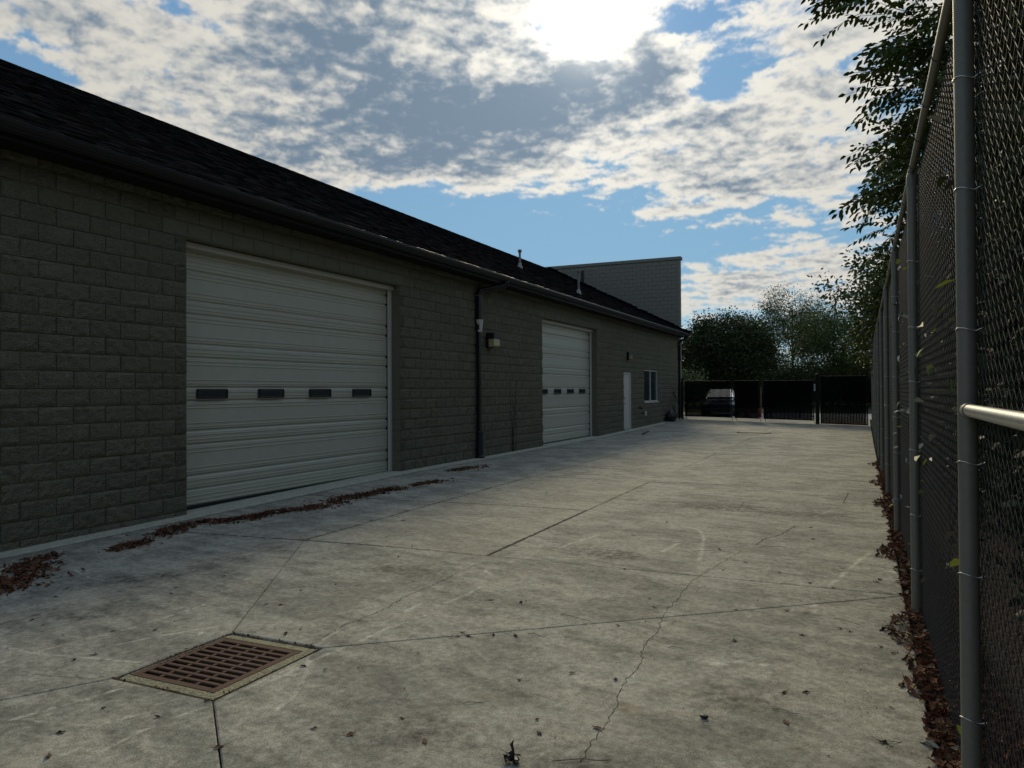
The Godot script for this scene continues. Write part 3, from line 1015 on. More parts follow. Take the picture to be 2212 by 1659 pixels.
func overhead_door(g: Node, here: Transform3D, dz: Vector2, _l: String) -> void:
	var d := Node3D.new()
	d.name = "overhead_door"
	g.add_child(d, true)
	d.transform = here
	var x := WALL_X - 0.265
	var z0 := dz.x - 0.02
	var z1 := dz.y + 0.085
	var marks := []                  # [height, inward, half width]
	for k in 6:
		marks.append([0.25 + 0.605 * k, 0.013, 0.020]); marks.append([0.435 + 0.605 * k, 0.013, 0.020])
	var pins := []
	for k in 6:
		for o in [0.055, 0.105]:
			pins.append(0.435 + 0.605 * k + o)
			pins.append(0.25 + 0.605 * (k + 1) - o)
		for o in [0.065, 0.12]:
			pins.append(0.25 + 0.605 * k + o)
	for o in [0.06, 0.11, 0.16]: pins.append(o)
	var cuts := [0.02, 0.25, 0.855, 1.46, 2.065, 2.67, 3.275, 3.62]
	var by := ground_y(WALL_X, (dz.x + dz.y) / 2.0)
	for s in cuts.size() - 1:
		var y0: float = cuts[s]
		var y1: float = cuts[s + 1]
		var pts := []
		pts.append([y0 + 0.001, -0.024]); pts.append([y0 + 0.006, -0.022]); pts.append([y0 + 0.024, 0.0])
		for q in marks:
			if q[0] > y0 + 0.03 and q[0] < y1 - 0.03:
				pts.append([q[0] - 0.034, 0.0]); pts.append([q[0] - 0.006, -0.020]); pts.append([q[0] + 0.012, -0.022]); pts.append([q[0] + 0.022, 0.0])
		for q in pins:
			if q > y0 + 0.03 and q < y1 - 0.03:
				pts.append([q - 0.007, 0.0]); pts.append([q - 0.002, 0.009]); pts.append([q + 0.003, 0.009]); pts.append([q + 0.009, 0.0])
		pts.append([y1 - 0.026, 0.0]); pts.append([y1 - 0.006, -0.020]); pts.append([y1 - 0.001, -0.024])
		pts.sort_custom(func(u, v): return u[0] < v[0])
		var m := Mb.new()
		var prof := []
		for p in pts:
			prof.append(Vector2(x + p[1], p[0] + by * maxf(0.0, 1.0 - p[0])))
		prof.append(Vector2(x - 0.045, prof[-1].y))
		prof.append(Vector2(x - 0.045, prof[0].y))
		m.extrude_z(prof, z1, z0)
		var o := put_mb("door_section", m, M.door_steel, d)
		o.rotation.y = 0.0
	# four lights in one section
	for k in 4:
		var zc := lerpf(z0, z1, 0.0) - 0.66 - k * 1.192 * absf(z0 - z1) / 5.065
		var fr := Mb.new()
		var hw := 0.285
		var yy := 1.5525
		var hh := 0.072
		var n := 20
		var outer := []
		var inn := []
		for q in n:
			var t := TAU * (q + 0.5) / n
			var cx := cos(t)
			var sy := sin(t)
			outer.append(Vector3(0, sy * 0.028 + signf(sy) * (hh - 0.028), cx * 0.028 + signf(cx) * (hw - 0.028)))
			inn.append(Vector3(0, sy * 0.016 + signf(sy) * (hh - 0.030), cx * 0.016 + signf(cx) * (hw - 0.030)))
		var base := Vector3(x + 0.010, yy, zc)
		for q in n:
			var q2 := (q + 1) % n
			var f := Vector3(0.014, 0, 0)
			fr.quad_from(base + outer[q] + f, base + outer[q2] + f, base + inn[q2] + f, base + inn[q] + f, base - Vector3(1, 0, 0))
			fr.quad_from(base + outer[q] + f, base + outer[q2] + f, base + outer[q2] - f, base + outer[q] - f, base)
			fr.quad_from(base + inn[q] + f, base + inn[q2] + f, base + inn[q2] - f, base + inn[q] - f, base + inn[q] * 3.0)
		put_mb("window_frame", fr, M.black_rubber, d)
		var pn := Mb.new()
		pn.box(base + Vector3(0.004, 0, 0), Vector3(0.006, hh * 2.0 - 0.055, hw * 2.0 - 0.055))
		put_mb("window_pane", pn, M.dark_glass, d)
	# frame: two jambs with stops, head
	for side in 2:
		var zj := dz.x - 0.011 if side == 0 else dz.y + 0.045
		var wj := 0.018 if side == 0 else 0.086
		var j := Mb.new()
		j.box(Vector3(x + 0.045, 1.80, zj), Vector3(0.05, 3.68, wj), 0.004)
		put_mb("jamb_trim", j, M.white_trim, d)
	var hd := Mb.new()
	hd.box(Vector3(x + 0.075, DOOR_TOP - 0.055, (dz.x + dz.y) / 2.0), Vector3(0.10, 0.075, dz.x - dz.y - 0.01), 0.004)
	put_mb("head_trim", hd, M.white_trim, d)
	var sl := Mb.new()
	sl.box(Vector3(x - 0.02, by + 0.012, (dz.x + dz.y) / 2.0), Vector3(0.05, 0.03, dz.x - dz.y - 0.12))
	put_mb("bottom_seal", sl, M.black_rubber, d)
	for s in range(1, 7):
		for o in [0.0, 0.185]:
			var br := Mb.new()
			br.box(Vector3(x + 0.006, cuts[s] + o, z1 + 0.012), Vector3(0.03, 0.05, 0.018))
			if cuts[s] + o < 3.55:
				put_mb("end_bracket", br, M.black_rubber, d)

func side_door(g: Node, here: Transform3D) -> void:
	var d := Node3D.new()
	d.name = "side_door"
	g.add_child(d, true)
	d.transform = here
	var x := WALL_X - 0.05
	var leaf := Mb.new()
	leaf.box(Vector3(x - 0.02, 1.15, -28.30), Vector3(0.045, 2.12, 0.90), 0.004)
	put_mb("door_leaf", leaf, M.white_trim, d)
	for q in [[-27.83, 0.05, 2.2], [-28.77, 0.05, 2.2]]:
		var f := Mb.new()
		f.box(Vector3(x + 0.004, 1.14, q[0]), Vector3(0.10, 2.18, 0.05), 0.004)
		put_mb("door_frame", f, M.white_trim, d)
	var hd := Mb.new()
	hd.box(Vector3(x + 0.004, 2.228, -28.3), Vector3(0.10, 0.045, 0.99), 0.004)
	put_mb("door_frame", hd, M.white_trim, d)
	var st := Mb.new()
	st.box(Vector3(x + 0.02, 0.055, -28.3), Vector3(0.16, 0.05, 0.98), 0.004)
	put_mb("threshold", st, M.bright_galvanised, d)
	for y in [1.06, 1.27]:
		var k := Mb.new()
		k.tube([Vector3(x, y, -27.95), Vector3(x + 0.03, y, -27.95), Vector3(x + 0.034, y, -27.95), Vector3(x + 0.07, y, -27.95)], [0.032, 0.032, 0.016, 0.028], 10)
		put_mb("door_knob" if y < 1.2 else "door_lock", k, M.bright_galvanised, d)

func sliding_window(g: Node, here: Transform3D) -> void:
	var d := Node3D.new()
	d.name = "sliding_window"
	g.add_child(d, true)
	d.transform = here
	var x := WALL_X - 0.07
	var za := -30.78
	var zb := -33.15
	var y0 := 1.085
	var y1 := 2.42
	var bar := func(called: String, y: float, z: float, sy: float, sz: float, dx: float) -> void:
		var b := Mb.new()
		b.box(Vector3(x + dx, y, z), Vector3(0.07, sy, sz), 0.004)
		put_mb(called, b, M.white_trim, d)
	bar.call("window_frame", (y0 + y1) / 2.0, za - 0.011, y1 - y0, 0.022, 0.0)
	bar.call("window_frame", (y0 + y1) / 2.0, zb + 0.011, y1 - y0, 0.022, 0.0)
	bar.call("window_frame", y1 - 0.022, (za + zb) / 2.0, 0.045, za - zb - 0.07, 0.003)
	bar.call("window_frame", y0 + 0.022, (za + zb) / 2.0, 0.045, za - zb - 0.07, 0.003)
	bar.call("meeting_rail", (y0 + y1) / 2.0, -31.95, y1 - y0 - 0.095, 0.040, 0.008)
	for q in [[-31.37, 1.10, 0.005], [-32.55, 1.13, -0.012]]:
		var p := Mb.new()
		p.box(Vector3(x + q[2], (y0 + y1) / 2.0, q[0]), Vector3(0.006, y1 - y0 - 0.092, q[1]))
		put_mb("window_pane", p, M.dark_glass, d)
	var s := Mb.new()
	s.box(Vector3(WALL_X - 0.02, y0 - 0.025, (za + zb) / 2.0), Vector3(0.10, 0.045, za - zb - 0.01), 0.005)
	put_mb("window_sill", s, M.white_trim, d)

const EAVE := Vector2(-7.745, 4.345)
const RIDGE := Vector2(-15.17, 8.06)

func roof(g: Node, here: Transform3D) -> void:
	var r := Node3D.new()
	r.name = "roof"
	g.add_child(r, true)
	r.transform = here
	var z0 := 3.9
	var z1 := END_Z - 0.42
	var along := (RIDGE - EAVE).normalized()
	var nrm := Vector2(-along.y, along.x)
	if nrm.y < 0: nrm = -nrm
	# deck under the shingles
	var dk := Mb.new()
	dk.extrude_z([EAVE - nrm * 0.03, RIDGE - nrm * 0.03, Vector2(RIDGE.x * 2.0 - EAVE.x, EAVE.y) - nrm * 0.03, Vector2(RIDGE.x * 2.0 - EAVE.x, EAVE.y - 0.12), RIDGE - Vector2(0, 0.2), EAVE - Vector2(0, 0.12)], z1, z0)
	put_mb("roof_deck", dk, M.soffit_dark, r)
	# shingle courses: each tab a wedge with a butt edge of its own thickness
	var m := Mb.new()
	var step := 0.143
	var slope := EAVE.distance_to(RIDGE)
	var n := int(slope / step)
	for k in n + 1:
		var s0 := k * step
		var s1 := minf(s0 + step + 0.02, slope)
		var z := z0 - rng.randf() * 0.3
		while z > z1:
			var wdt := rng.randf_range(0.12, 0.36)
			var ze := maxf(z - wdt, z1)
			var t := rng.randf_range(0.004, 0.006) if rng.randf() < 0.5 else rng.randf_range(0.009, 0.013)
			var tone := rng.randf_range(0.35, 1.7)
			m.col = Color(0.020 * tone, 0.019 * tone, 0.0195 * tone)
			var lo := EAVE + along * (s0 - 0.01) + nrm * (t + 0.004)
			var hi := EAVE + along * s1 + nrm * 0.003
			var bt := EAVE + along * (s0 - 0.01) - nrm * 0.002
			m.quad(Vector3(lo.x, lo.y, z), Vector3(lo.x, lo.y, ze), Vector3(hi.x, hi.y, ze), Vector3(hi.x, hi.y, z))
			m.quad(Vector3(bt.x, bt.y, z), Vector3(bt.x, bt.y, ze), Vector3(lo.x, lo.y, ze), Vector3(lo.x, lo.y, z))
			z = ze
	tag(put_mb("shingle_courses", m, M.shingle, r), "", "", "", "stuff")
	# ridge caps and rake edge
	var caps := Mb.new()
	var zz := z0
	while zz > z1:
		var tone := rng.randf_range(0.6, 1.3)
		caps.col = Color(0.020 * tone, 0.019 * tone, 0.0195 * tone)
		var e := 0.004 + rng.randf() * 0.008
		var a := RIDGE - along * 0.14 + nrm * (0.012 + e)
		var tp := RIDGE + Vector2(0, 0.022 + e)
		var bk := Vector2(RIDGE.x * 2.0 - a.x, a.y)
		var zn := maxf(zz - 0.20, z1)
		for p in [[a, tp], [tp, bk]]:
			caps.quad(Vector3(p[0].x, p[0].y, zz), Vector3(p[0].x, p[0].y, zn), Vector3(p[1].x, p[1].y, zn), Vector3(p[1].x, p[1].y, zz))
		zz = zn
	tag(put_mb("ridge_caps", caps, M.shingle, r), "", "", "", "stuff")
	var rk := Mb.new()
	var q0 := EAVE + nrm * 0.05
	var q1 := RIDGE + nrm * 0.05
	rk.extrude_z([q0, q0 - nrm * 0.2, q1 - nrm * 0.2, q1], z1 - 0.06, z1 - 0.002)
	put_mb("rake_board", rk, M.soffit_dark, r)
	# raised rake shingles seen as a dark ragged line above the far end
	var rr := Mb.new()
	var ss := 0.0
	while ss < slope:
		var tone := rng.randf_range(0.5, 1.1)
		rr.col = Color(0.012 * tone, 0.011 * tone, 0.012 * tone)
		var a := EAVE + along * ss
		var b := EAVE + along * minf(ss + 0.3, slope)
		var hgt := 0.10 + rng.randf() * 0.05
		rr.extrude_z([a + nrm * 0.003, a + nrm * hgt, b + nrm * (hgt - 0.02), b + nrm * 0.003], z1 + 0.0, z1 + 0.28)
		ss += 0.3
	tag(put_mb("rake_caps", rr, M.shingle, r), "", "", "", "stuff")
	# soffit, fascia and gutter
	var so := Mb.new()
	so.box(Vector3((WALL_X - 0.1 + -7.83) / 2.0, 4.165, (z0 + z1) / 2.0), Vector3(-7.83 - WALL_X + 0.1, 0.02, z0 - z1 - 0.02))
	put_mb("soffit", so, M.soffit_dark, r)
	var fa := Mb.new()
	fa.box(Vector3(-7.845, 4.235, (z0 + z1) / 2.0), Vector3(0.025, 0.17, z0 - z1))
	put_mb("fascia", fa, M.gutter_bronze, r)
	var gz := z1 + 0.02
	while gz < z0 - 0.1:
		var ge := minf(gz + 10.4, z0)
		var gu := Mb.new()
		var p := [Vector2(-7.83, 4.205), Vector2(-7.775, 4.200), Vector2(-7.765, 4.225), Vector2(-7.735, 4.255), Vector2(-7.718, 4.290), Vector2(-7.716, 4.328), Vector2(-7.728, 4.335), Vector2(-7.732, 4.325), Vector2(-7.734, 4.292), Vector2(-7.75, 4.262), Vector2(-7.785, 4.232), Vector2(-7.815, 4.225), Vector2(-7.818, 4.33), Vector2(-7.83, 4.33)]
		gu.extrude_z(p, gz + 0.004, ge)
		put_mb("gutter", gu, M.gutter_bronze, r)
		gz = ge
	# vent pipes
	for v in [[1123.0, 578.0, 38.0], [1250.0, 634.0, 50.0]]:
		var d := ray(v[0], v[1])
		var k: float = (RIDGE.y - EAVE.y) / (RIDGE.x - EAVE.x)
		# eave.y + k (x - eave.x) = y
		var t := (EAVE.y - k * EAVE.x - CAM_H) / (d.y - k * d.x)
		var at := Vector3(0, CAM_H, 0) + d * t
		var hgt: float = v[2] / FOCAL * t
		var pm := Mb.new()
		pm.lathe([Vector2(0.038, -0.15), Vector2(0.038, hgt - 0.11), Vector2(0.046, hgt - 0.10), Vector2(0.046, hgt - 0.07), Vector2(0.072, hgt - 0.065), Vector2(0.075, hgt - 0.04), Vector2(0.052, hgt - 0.036), Vector2(0.052, hgt - 0.02), Vector2(0.072, hgt - 0.016), Vector2(0.06, hgt + 0.01), Vector2(0.0, hgt + 0.016)], at)
		put_mb("vent_pipe", pm, M.galvanised_steel, r)
		var fm := Mb.new()
		fm.lathe([Vector2(0.12, -0.12), Vector2(0.095, -0.02), Vector2(0.052, 0.14), Vector2(0.040, 0.15)], at)
		fm.box(at + Vector3(0, -0.02, 0), Vector3(0.34, 0.012, 0.34), 0.0, Basis(Vector3(0, 0, 1), atan(k)))
		put_mb("vent_flashing", fm, M.vent_metal, r)

# ---------------------------------------------------------------- taller building at the end
func make_tall_building() -> void:
	var t := thing("tall_building", "taller plain grey block building rising behind the garage roof end", "building", Vector3(-15, 0, -42))
	var here := Transform3D(Basis(), -t.position)
	var fz := -38.5
	var fx := -8.40
	var h := 8.33
	var b := Mb.new()
	b.box(Vector3((fx - 26.0) / 2.0, (h - 0.1) / 2.0, fz - 0.166), Vector3(26.0 + fx, h - 0.1, 0.30))
	b.box(Vector3(-19.0, 3.4, fz - 5.0), Vector3(14.0, 7.0, 9.3))
	var core := put_mb("wall", b, M.mortar, t, here)
	var bm := Mb.new()
	bm.box(Vector3.ZERO, Vector3(BLOCK - 0.010, COURSE - 0.010, 0.03), 0.003)
	var mesh := bm.mesh()
	var rest := Mb.new()
	var count := 0
	for c in range(41, 17, -1):
		var y := h - 0.16 - (41 - c + 0.5) * COURSE
		var x := fx - (0.0 if c % 2 == 0 else BLOCK / 2.0)
		if c % 2: 
			var tf0 := Transform3D(Basis().scaled(Vector3(0.5, 1, 1)), Vector3(fx - BLOCK / 4.0, y, fz))
			rest.append(bm, tf0)
		while x > -17.4:
			var tf := Transform3D(Basis(), Vector3(x - BLOCK / 2.0, y, fz + rng.randf_range(-0.002, 0.002)))
			if count < 300:
				put("block", mesh, M.far_block, core, tf)
				count += 1
			else:
				rest.append(bm, tf)
			x -= BLOCK
	tag(put_mb("block_courses", rest, M.far_block, core), "", "", "", "stuff")
	var cp := Mb.new()
	cp.box(Vector3((fx - 26.0) / 2.0 + 0.02, h - 0.05, fz - 0.15), Vector3(26.0 + fx + 0.1, 0.16, 0.42), 0.01)
	put_mb("coping", cp, M.far_block, t, here)
	var dp := Mb.new()
	dp.box(Vector3(-13.6, 6.2, fz + 0.06), Vector3(0.12, 3.6, 0.09), 0.008)
	put_mb("downspout", dp, M.gutter_bronze, t, here)

# ---------------------------------------------------------------- chain-link fence
const POSTS := [3.3, 0.12, -2.97, -5.94, -9.13, -12.48, -15.95, -19.3, -22.6, -25.9, -29.2, -32.4]
const FENCE_H := 3.07

func chain_mesh(length: float, height: float, sides: int) -> ArrayMesh:
	# woven zigzag wires standing side by side, each hooked into the next; local z from 0 to -length, y up, the wires swing in x where they hook
	var m := Mb.new()
	var D := 0.078
	var n := int(length / (D / 2.0))
	var rows := int(height / (D / 2.0))
	var w := length / n
	for i in n:
		var pts := []
		var zc := -(i + 0.5) * w
		for k in rows + 1:
			var side := 1.0 if (k + i) % 2 == 0 else -1.0
			var y := float(k) / rows * height
			var amp := w * 0.5 + 0.0022
			var x := 0.0022 * side
			pts.append(Vector3(x * 0.4, y - 0.0055, zc + side * amp * 0.86))
			pts.append(Vector3(x, y, zc + side * amp))
			pts.append(Vector3(-x * 0.4, y + 0.0055, zc + side * amp * 0.86))
		var r := []
		r.resize(pts.size())
		r.fill(0.00165)
		m.tube(pts, r, sides, false)
	return m.mesh()

func make_fence() -> void:
	var f := thing("chain_link_fence", "tall galvanised chain-link fence overgrown from behind by leafy branches", "fence", Vector3(FENCE_X, 0, -15))
	var here := Transform3D(Basis(), -f.position)
	var mesh4 := chain_mesh(3.2, FENCE_H - 0.07, 4)
	for k in POSTS.size():
		var z: float = POSTS[k]
		var y0 := ground_y(FENCE_X, z)
		var p := Mb.new()
		p.tube([Vector3(FENCE_X, y0 - 0.3, z), Vector3(FENCE_X, y0 + 1.5, z), Vector3(FENCE_X, y0 + FENCE_H - 0.03, z)], [0.0305, 0.0305, 0.0305], 24 if k < 6 else 12)
		var post := put_mb("post", p, M.galvanised_steel, f, here)
		var cap := Mb.new()
		cap.lathe([Vector2(0.034, -0.06), Vector2(0.034, 0.0), Vector2(0.026, 0.03), Vector2(0.026, 0.055), Vector2(0.0, 0.06)], Vector3(FENCE_X, y0 + FENCE_H - 0.03, z), 14)
		put_mb("post_cap", cap, M.galvanised_steel, post)
		# tie wires that hold the mesh to the post
		var y := 0.32 + (k % 3) * 0.07
		while y < FENCE_H - 0.2:
			var tw := Mb.new()
			var pts := []
			for s in 9:
				var a := lerpf(-0.25 * PI, 1.25 * PI, s / 8.0)
				pts.append(Vector3(FENCE_X - sin(a) * 0.0335, y0 + y + 0.006 * sin(a * 2.0), z + cos(a) * 0.0335))
			pts.push_front(Vector3(FENCE_X + 0.045, y0 + y + 0.004, z + 0.034))
			pts.append(Vector3(FENCE_X + 0.046, y0 + y - 0.004, z - 0.04))
			var r := []
			r.resize(pts.size()); r.fill(0.0021)
			tw.tube(pts, r, 5)
			put_mb("tie_wire", tw, M.tie_wire, post)
			y += 0.435 + 0.06 * sin(k * 3.1 + y * 5.0)
		if k + 1 < POSTS.size():
			var zn: float = POSTS[k + 1]
			var yn := ground_y(FENCE_X, zn)
			var rl := Mb.new()
			rl.tube([Vector3(FENCE_X, y0 + FENCE_H + 0.012, z), Vector3(FENCE_X, yn + FENCE_H + 0.012, zn + 0.001)], [0.021, 0.021], 16)
			put_mb("top_rail", rl, M.galvanised_steel, f, here)
			var tt := z - 0.35
			while tt > zn:
				var tw := Mb.new()
				var pts := []
				for s in 8:
					var a := lerpf(0.0, 1.5 * PI, s / 7.0)
					pts.append(Vector3(FENCE_X + cos(a) * 0.0235, lerpf(y0, yn, (z - tt) / (z - zn)) + FENCE_H + 0.012 + sin(a) * 0.0235, tt))
				pts.push_front(Vector3(FENCE_X + 0.045, pts[0].y - 0.07, tt - 0.01))
				var r := []
				r.resize(pts.size()); r.fill(0.0021)
				tw.tube(pts, r, 4)
				put_mb("tie_wire", tw, M.wire, f, here)
				tt -= 0.62
			var bay := put("chain_link_mesh", mesh4, M.wire, f)
			bay.transform = Transform3D(Basis().scaled(Vector3(1, 1, (z - zn) / 3.2)), Vector3(0.036, y0 + 0.035, z + 15.0))
	# brace rail from the near post back past the camera
	var br := Mb.new()
	br.tube([Vector3(FENCE_X, 1.495, POSTS[1]), Vector3(FENCE_X, 1.495, -2.93)], [0.021, 0.021], 20)
	var rail := put_mb("brace_rail", br, M.bright_galvanised, f, here)
	var cup := Mb.new()
	cup.tube([Vector3(FENCE_X, 1.495, -2.90), Vector3(FENCE_X, 1.495, -2.945)], [0.0245, 0.027], 20)
	put_mb("rail_cup", cup, M.galvanised_steel, rail)

# ---------------------------------------------------------------- gate
func leaf_panel(parent: Node, a: Vector3, b: Vector3, y0: float, y1: float, frame: float, mid := true, slat := 0.0555) -> void:
	# frame of round tube from a to b (feet), slatted between y0 and y1 above the feet
	var along := (b - a)
	var len := Vector2(along.x, along.z).length()
	var dir := along / len
	var nrm := Vector3(-dir.z, 0, dir.x).normalized()
	if nrm.z < 0: nrm = -nrm
	for q in [a, b]:
		var p := Mb.new()
		p.tube([q + Vector3.UP * y0, q + Vector3.UP * y1], [frame, frame], 10)
		put_mb("stile", p, M.black_paint, parent)
	var hs := [y0 + frame, y1 - frame]
	if mid: hs.append((y0 + y1) / 2.0)
	for h in hs:
		var p := Mb.new()
		p.tube([a + Vector3.UP * h, b + Vector3.UP * h], [frame * 0.9, frame * 0.9], 10)
		put_mb("rail", p, M.black_paint, parent)
	var s := Mb.new()
	var pitch := 0.0605
	var n := int((len - frame * 2.0) / pitch)
	var bas := Basis(dir.normalized() if absf(dir.y) < 0.001 else Vector3(dir.x, 0, dir.z).normalized(), Vector3.UP, nrm)
	for k in n:
		var t := (k + 0.5) / n
		var p := a.lerp(b, (frame + t * (len - frame * 2.0)) / len)
		s.box(p + Vector3.UP * ((y0 + y1) / 2.0 - 0.012 + 0.006 * (k % 2)) + nrm * 0.030, Vector3(slat, y1 - y0 - 0.03, 0.006), 0.0, bas)
	tag(put_mb("slat_infill", s, M.black_slat, parent), "", "", "", "stuff")
	# thin wires of the link fabric in front of the slats
	var w := Mb.new()
	var rows := int((y1 - y0) / 0.11)
	for r in rows:
		var y := y0 + (r + 0.5) / rows * (y1 - y0)
		var pts := []
		for k in n + 1:
			pts.append(a.lerp(b, float(k) / n) + Vector3.UP * (y + (0.03 if k % 2 == 0 else -0.03)) + nrm * 0.037)
		var rr := []
		rr.resize(pts.size()); rr.fill(0.0019)
		w.tube(pts, rr, 3, false)
	tag(put_mb("link_fabric", w, M.black_paint, parent), "", "", "", "stuff")

func gate_at(t: float) -> Vector3:
	var p := Vector3(-7.93, 0, -36.7).lerp(Vector3(0.30, 0, -33.1), t)
	return Vector3(p.x, ground_y(p.x, p.z), p.z)

func gate_px(px: float) -> Vector3:            # the foot of the gate line under a pixel column
	var best := gate_at(0)
	var err := 1e9
	for k in 801:
		var p := gate_at(k / 800.0)
		var d := p - Vector3(0, CAM_H, 0)
		var f := ray(px, 900)
		var e := absf(atan2(d.x, -d.z) - atan2(f.x, -f.z))
		if e < err:
			err = e
			best = p
	return best

func make_gate() -> void:
	var specs := [
		[1481.0, 1580.0, "black slatted gate leaf hung beside the garage corner"],
		[1588.0, 1640.5, "narrow black slatted gate leaf between two wider leaves"],
		[1651.0, 1757.0, "wide black slatted gate leaf next to the tall gate post"],
	]
	for s in specs:
		var a := gate_px(s[0])
		var b := gate_px(s[1])
		var g := thing("gate_leaf", s[2], "gate", a, "black slatted gate leaves")
		var o := Node3D.new()
		leaf_panel(g, Vector3.ZERO, b - a, 0.13, 1.83, 0.024, true, 0.0515 if s[0] < 1500.0 else 0.0555)
		for q in [Vector3.ZERO, b - a]:
			var rod := Mb.new()
			rod.tube([q + Vector3(0.06, 0.0, 0.05), q + Vector3(0.06, 0.75, 0.05)], [0.009, 0.009], 6)
			put_mb("drop_rod", rod, M.black_paint, g)
			for y in [0.32, 1.55]:
				var hi := Mb.new()
				hi.box(q + Vector3(0, y, 0.02), Vector3(0.075, 0.05, 0.07), 0.006)
				put_mb("hinge", hi, M.black_paint, g)
		o.free()
	for q in [[1474.0, 1.92, "black gate post standing at the garage corner"], [1766.0, 2.06, "thick black gate post between the swinging leaves and the fixed panel"]]:
		var p := gate_px(q[0])
		var pm := Mb.new()
		var r: float = 0.05 if q[0] < 1500 else 0.075
		pm.tube([Vector3(0, -0.2, 0), Vector3(0, q[1], 0)], [r, r], 14)
		var g := thing("gate_post", q[2], "post", p)
		put_mb("shaft", pm, M.black_paint, g)
		var cm := Mb.new()
		cm.lathe([Vector2(r + 0.006, -0.03), Vector2(r + 0.006, 0.01), Vector2(r * 0.7, 0.04), Vector2(0, 0.055)], Vector3(0, q[1], 0), 14)
		put_mb("cap", cm, M.black_paint, g)
		if q[0] > 1500:
			var lt := Mb.new()
			lt.box(Vector3(-0.10, 1.52, 0.05), Vector3(0.06, 0.28, 0.05), 0.006)
			put_mb("latch_plate", lt, M.bright_galvanised, g)
	var a := gate_px(1774.0)
	var b := gate_px(1874.0)
	var f := thing("fence_panel", "fixed black slatted fence panel between gate post and chain-link fence", "fence panel", a)
	leaf_panel(f, Vector3.ZERO, b - a, 0.02, 2.0, 0.024, false)

# ---------------------------------------------------------------- leaves and trees
func leaf_tris(m: Mb, at: Vector3, dir: Vector3, up: Vector3, len: float, wid: float, fold: float) -> void:
	var side := dir.cross(up).normalized()
	var nn := side.cross(dir).normalized()
	var p0 := at
	var p1 := at + dir * len * 0.38 + side * wid * 0.5 + nn * fold * wid
	var p2 := at + dir * len * 0.38 - side * wid * 0.5 + nn * fold * wid
	var p3 := at + dir * len * 0.78 + side * wid * 0.30 + nn * fold * wid * 0.4
	var p4 := at + dir * len * 0.78 - side * wid * 0.30 + nn * fold * wid * 0.4
	var p5 := at + dir * len - nn * fold * wid * 0.6
	var mid := at + dir * len * 0.5 - nn * fold * wid * 0.35
	var base := m.v.size()
	for p in [p0, p1, p3, p5, p4, p2, mid]:
		m.vert(p, nn)
	for t in [[6, 0, 1], [6, 1, 2], [6, 2, 3], [6, 3, 4], [6, 4, 5], [6, 5, 0]]:
		m.ix.append(base + t[0]); m.ix.append(base + t[2]); m.ix.append(base + t[1])

func cluster(count: int, radius: float, len: float, sd: int, squash := 0.8) -> ArrayMesh:
	var r := RandomNumberGenerator.new()
	r.seed = sd
	var m := Mb.new()
	for k in count:
		var p := Vector3(r.randfn(), r.randfn() * squash, r.randfn()) * radius * 0.5
		var d := (p.normalized() + Vector3(r.randfn(), r.randfn() - 0.6, r.randfn()) * 0.6).normalized()
		var up := (Vector3.UP + Vector3(r.randfn(), r.randfn(), r.randfn()) * 0.7).normalized()
		var tone := r.randf_range(0.6, 1.35)
		m.col = Color(tone * r.randf_range(0.85, 1.25), tone, tone * r.randf_range(0.7, 1.1))
		leaf_tris(m, p, d, up, len * r.randf_range(0.7, 1.25), len * r.randf_range(0.42, 0.66), r.randf_range(0.05, 0.3))
	return m.mesh(true)

func spray(count: int, length: float, len: float, sd: int) -> ArrayMesh:   # a drooping twig along +z with leaves set alternately
	var r := RandomNumberGenerator.new()
	r.seed = sd
	var m := Mb.new()
	m.col = Color(0.8, 0.55, 0.7)
	var pts := []
	var rad := []
	var segs := 7
	for k in segs + 1:
		var t := float(k) / segs
		pts.append(Vector3(sin(t * 4.0 + sd) * 0.02, -0.35 * length * t * t, t * length))
		rad.append(lerpf(0.005, 0.0016, t))
	m.tube(pts, rad, 3, false)
	for k in count:
		var t := lerpf(0.12, 1.0, (k + r.randf() * 0.4) / count)
		var i := clampi(int(t * segs), 0, segs - 1)
		var p: Vector3 = pts[i].lerp(pts[i + 1], clampf(t * segs - i, 0, 1))
		var s := 1.0 if k % 2 == 0 else -1.0
		var d := Vector3(s * r.randf_range(0.5, 1.0), r.randf_range(-0.9, -0.1), r.randf_range(0.2, 0.8)).normalized()
		if k == count - 1: d = Vector3(0, -0.6, 1).normalized()
		var up := (Vector3(0, 1, 0.2) + Vector3(r.randfn(), r.randfn(), r.randfn()) * 0.35).normalized()
		var tone := r.randf_range(0.6, 1.3)
		m.col = Color(tone * r.randf_range(0.85, 1.2), tone, tone * r.randf_range(0.7, 1.1))
		leaf_tris(m, p + d * 0.02, d, up, len * r.randf_range(0.7, 1.2), len * r.randf_range(0.45, 0.62), r.randf_range(0.05, 0.28))
	return m.mesh(true)

func limb(m: Mb, a: Vector3, b: Vector3, r0: float, r1: float, sag: float) -> void:
	var pts := []
	var rr := []
	var n := 6
	var side := (b - a).cross(Vector3.UP).normalized() * rng.randf_range(-0.08, 0.08) * a.distance_to(b)
	for k in n + 1:
		var t := float(k) / n
		pts.append(a.lerp(b, t) + Vector3.UP * sag * sin(t * PI) + side * sin(t * PI * 1.4))
		rr.append(lerpf(r0, r1, t))
	m.tube(pts, rr, 7, false)

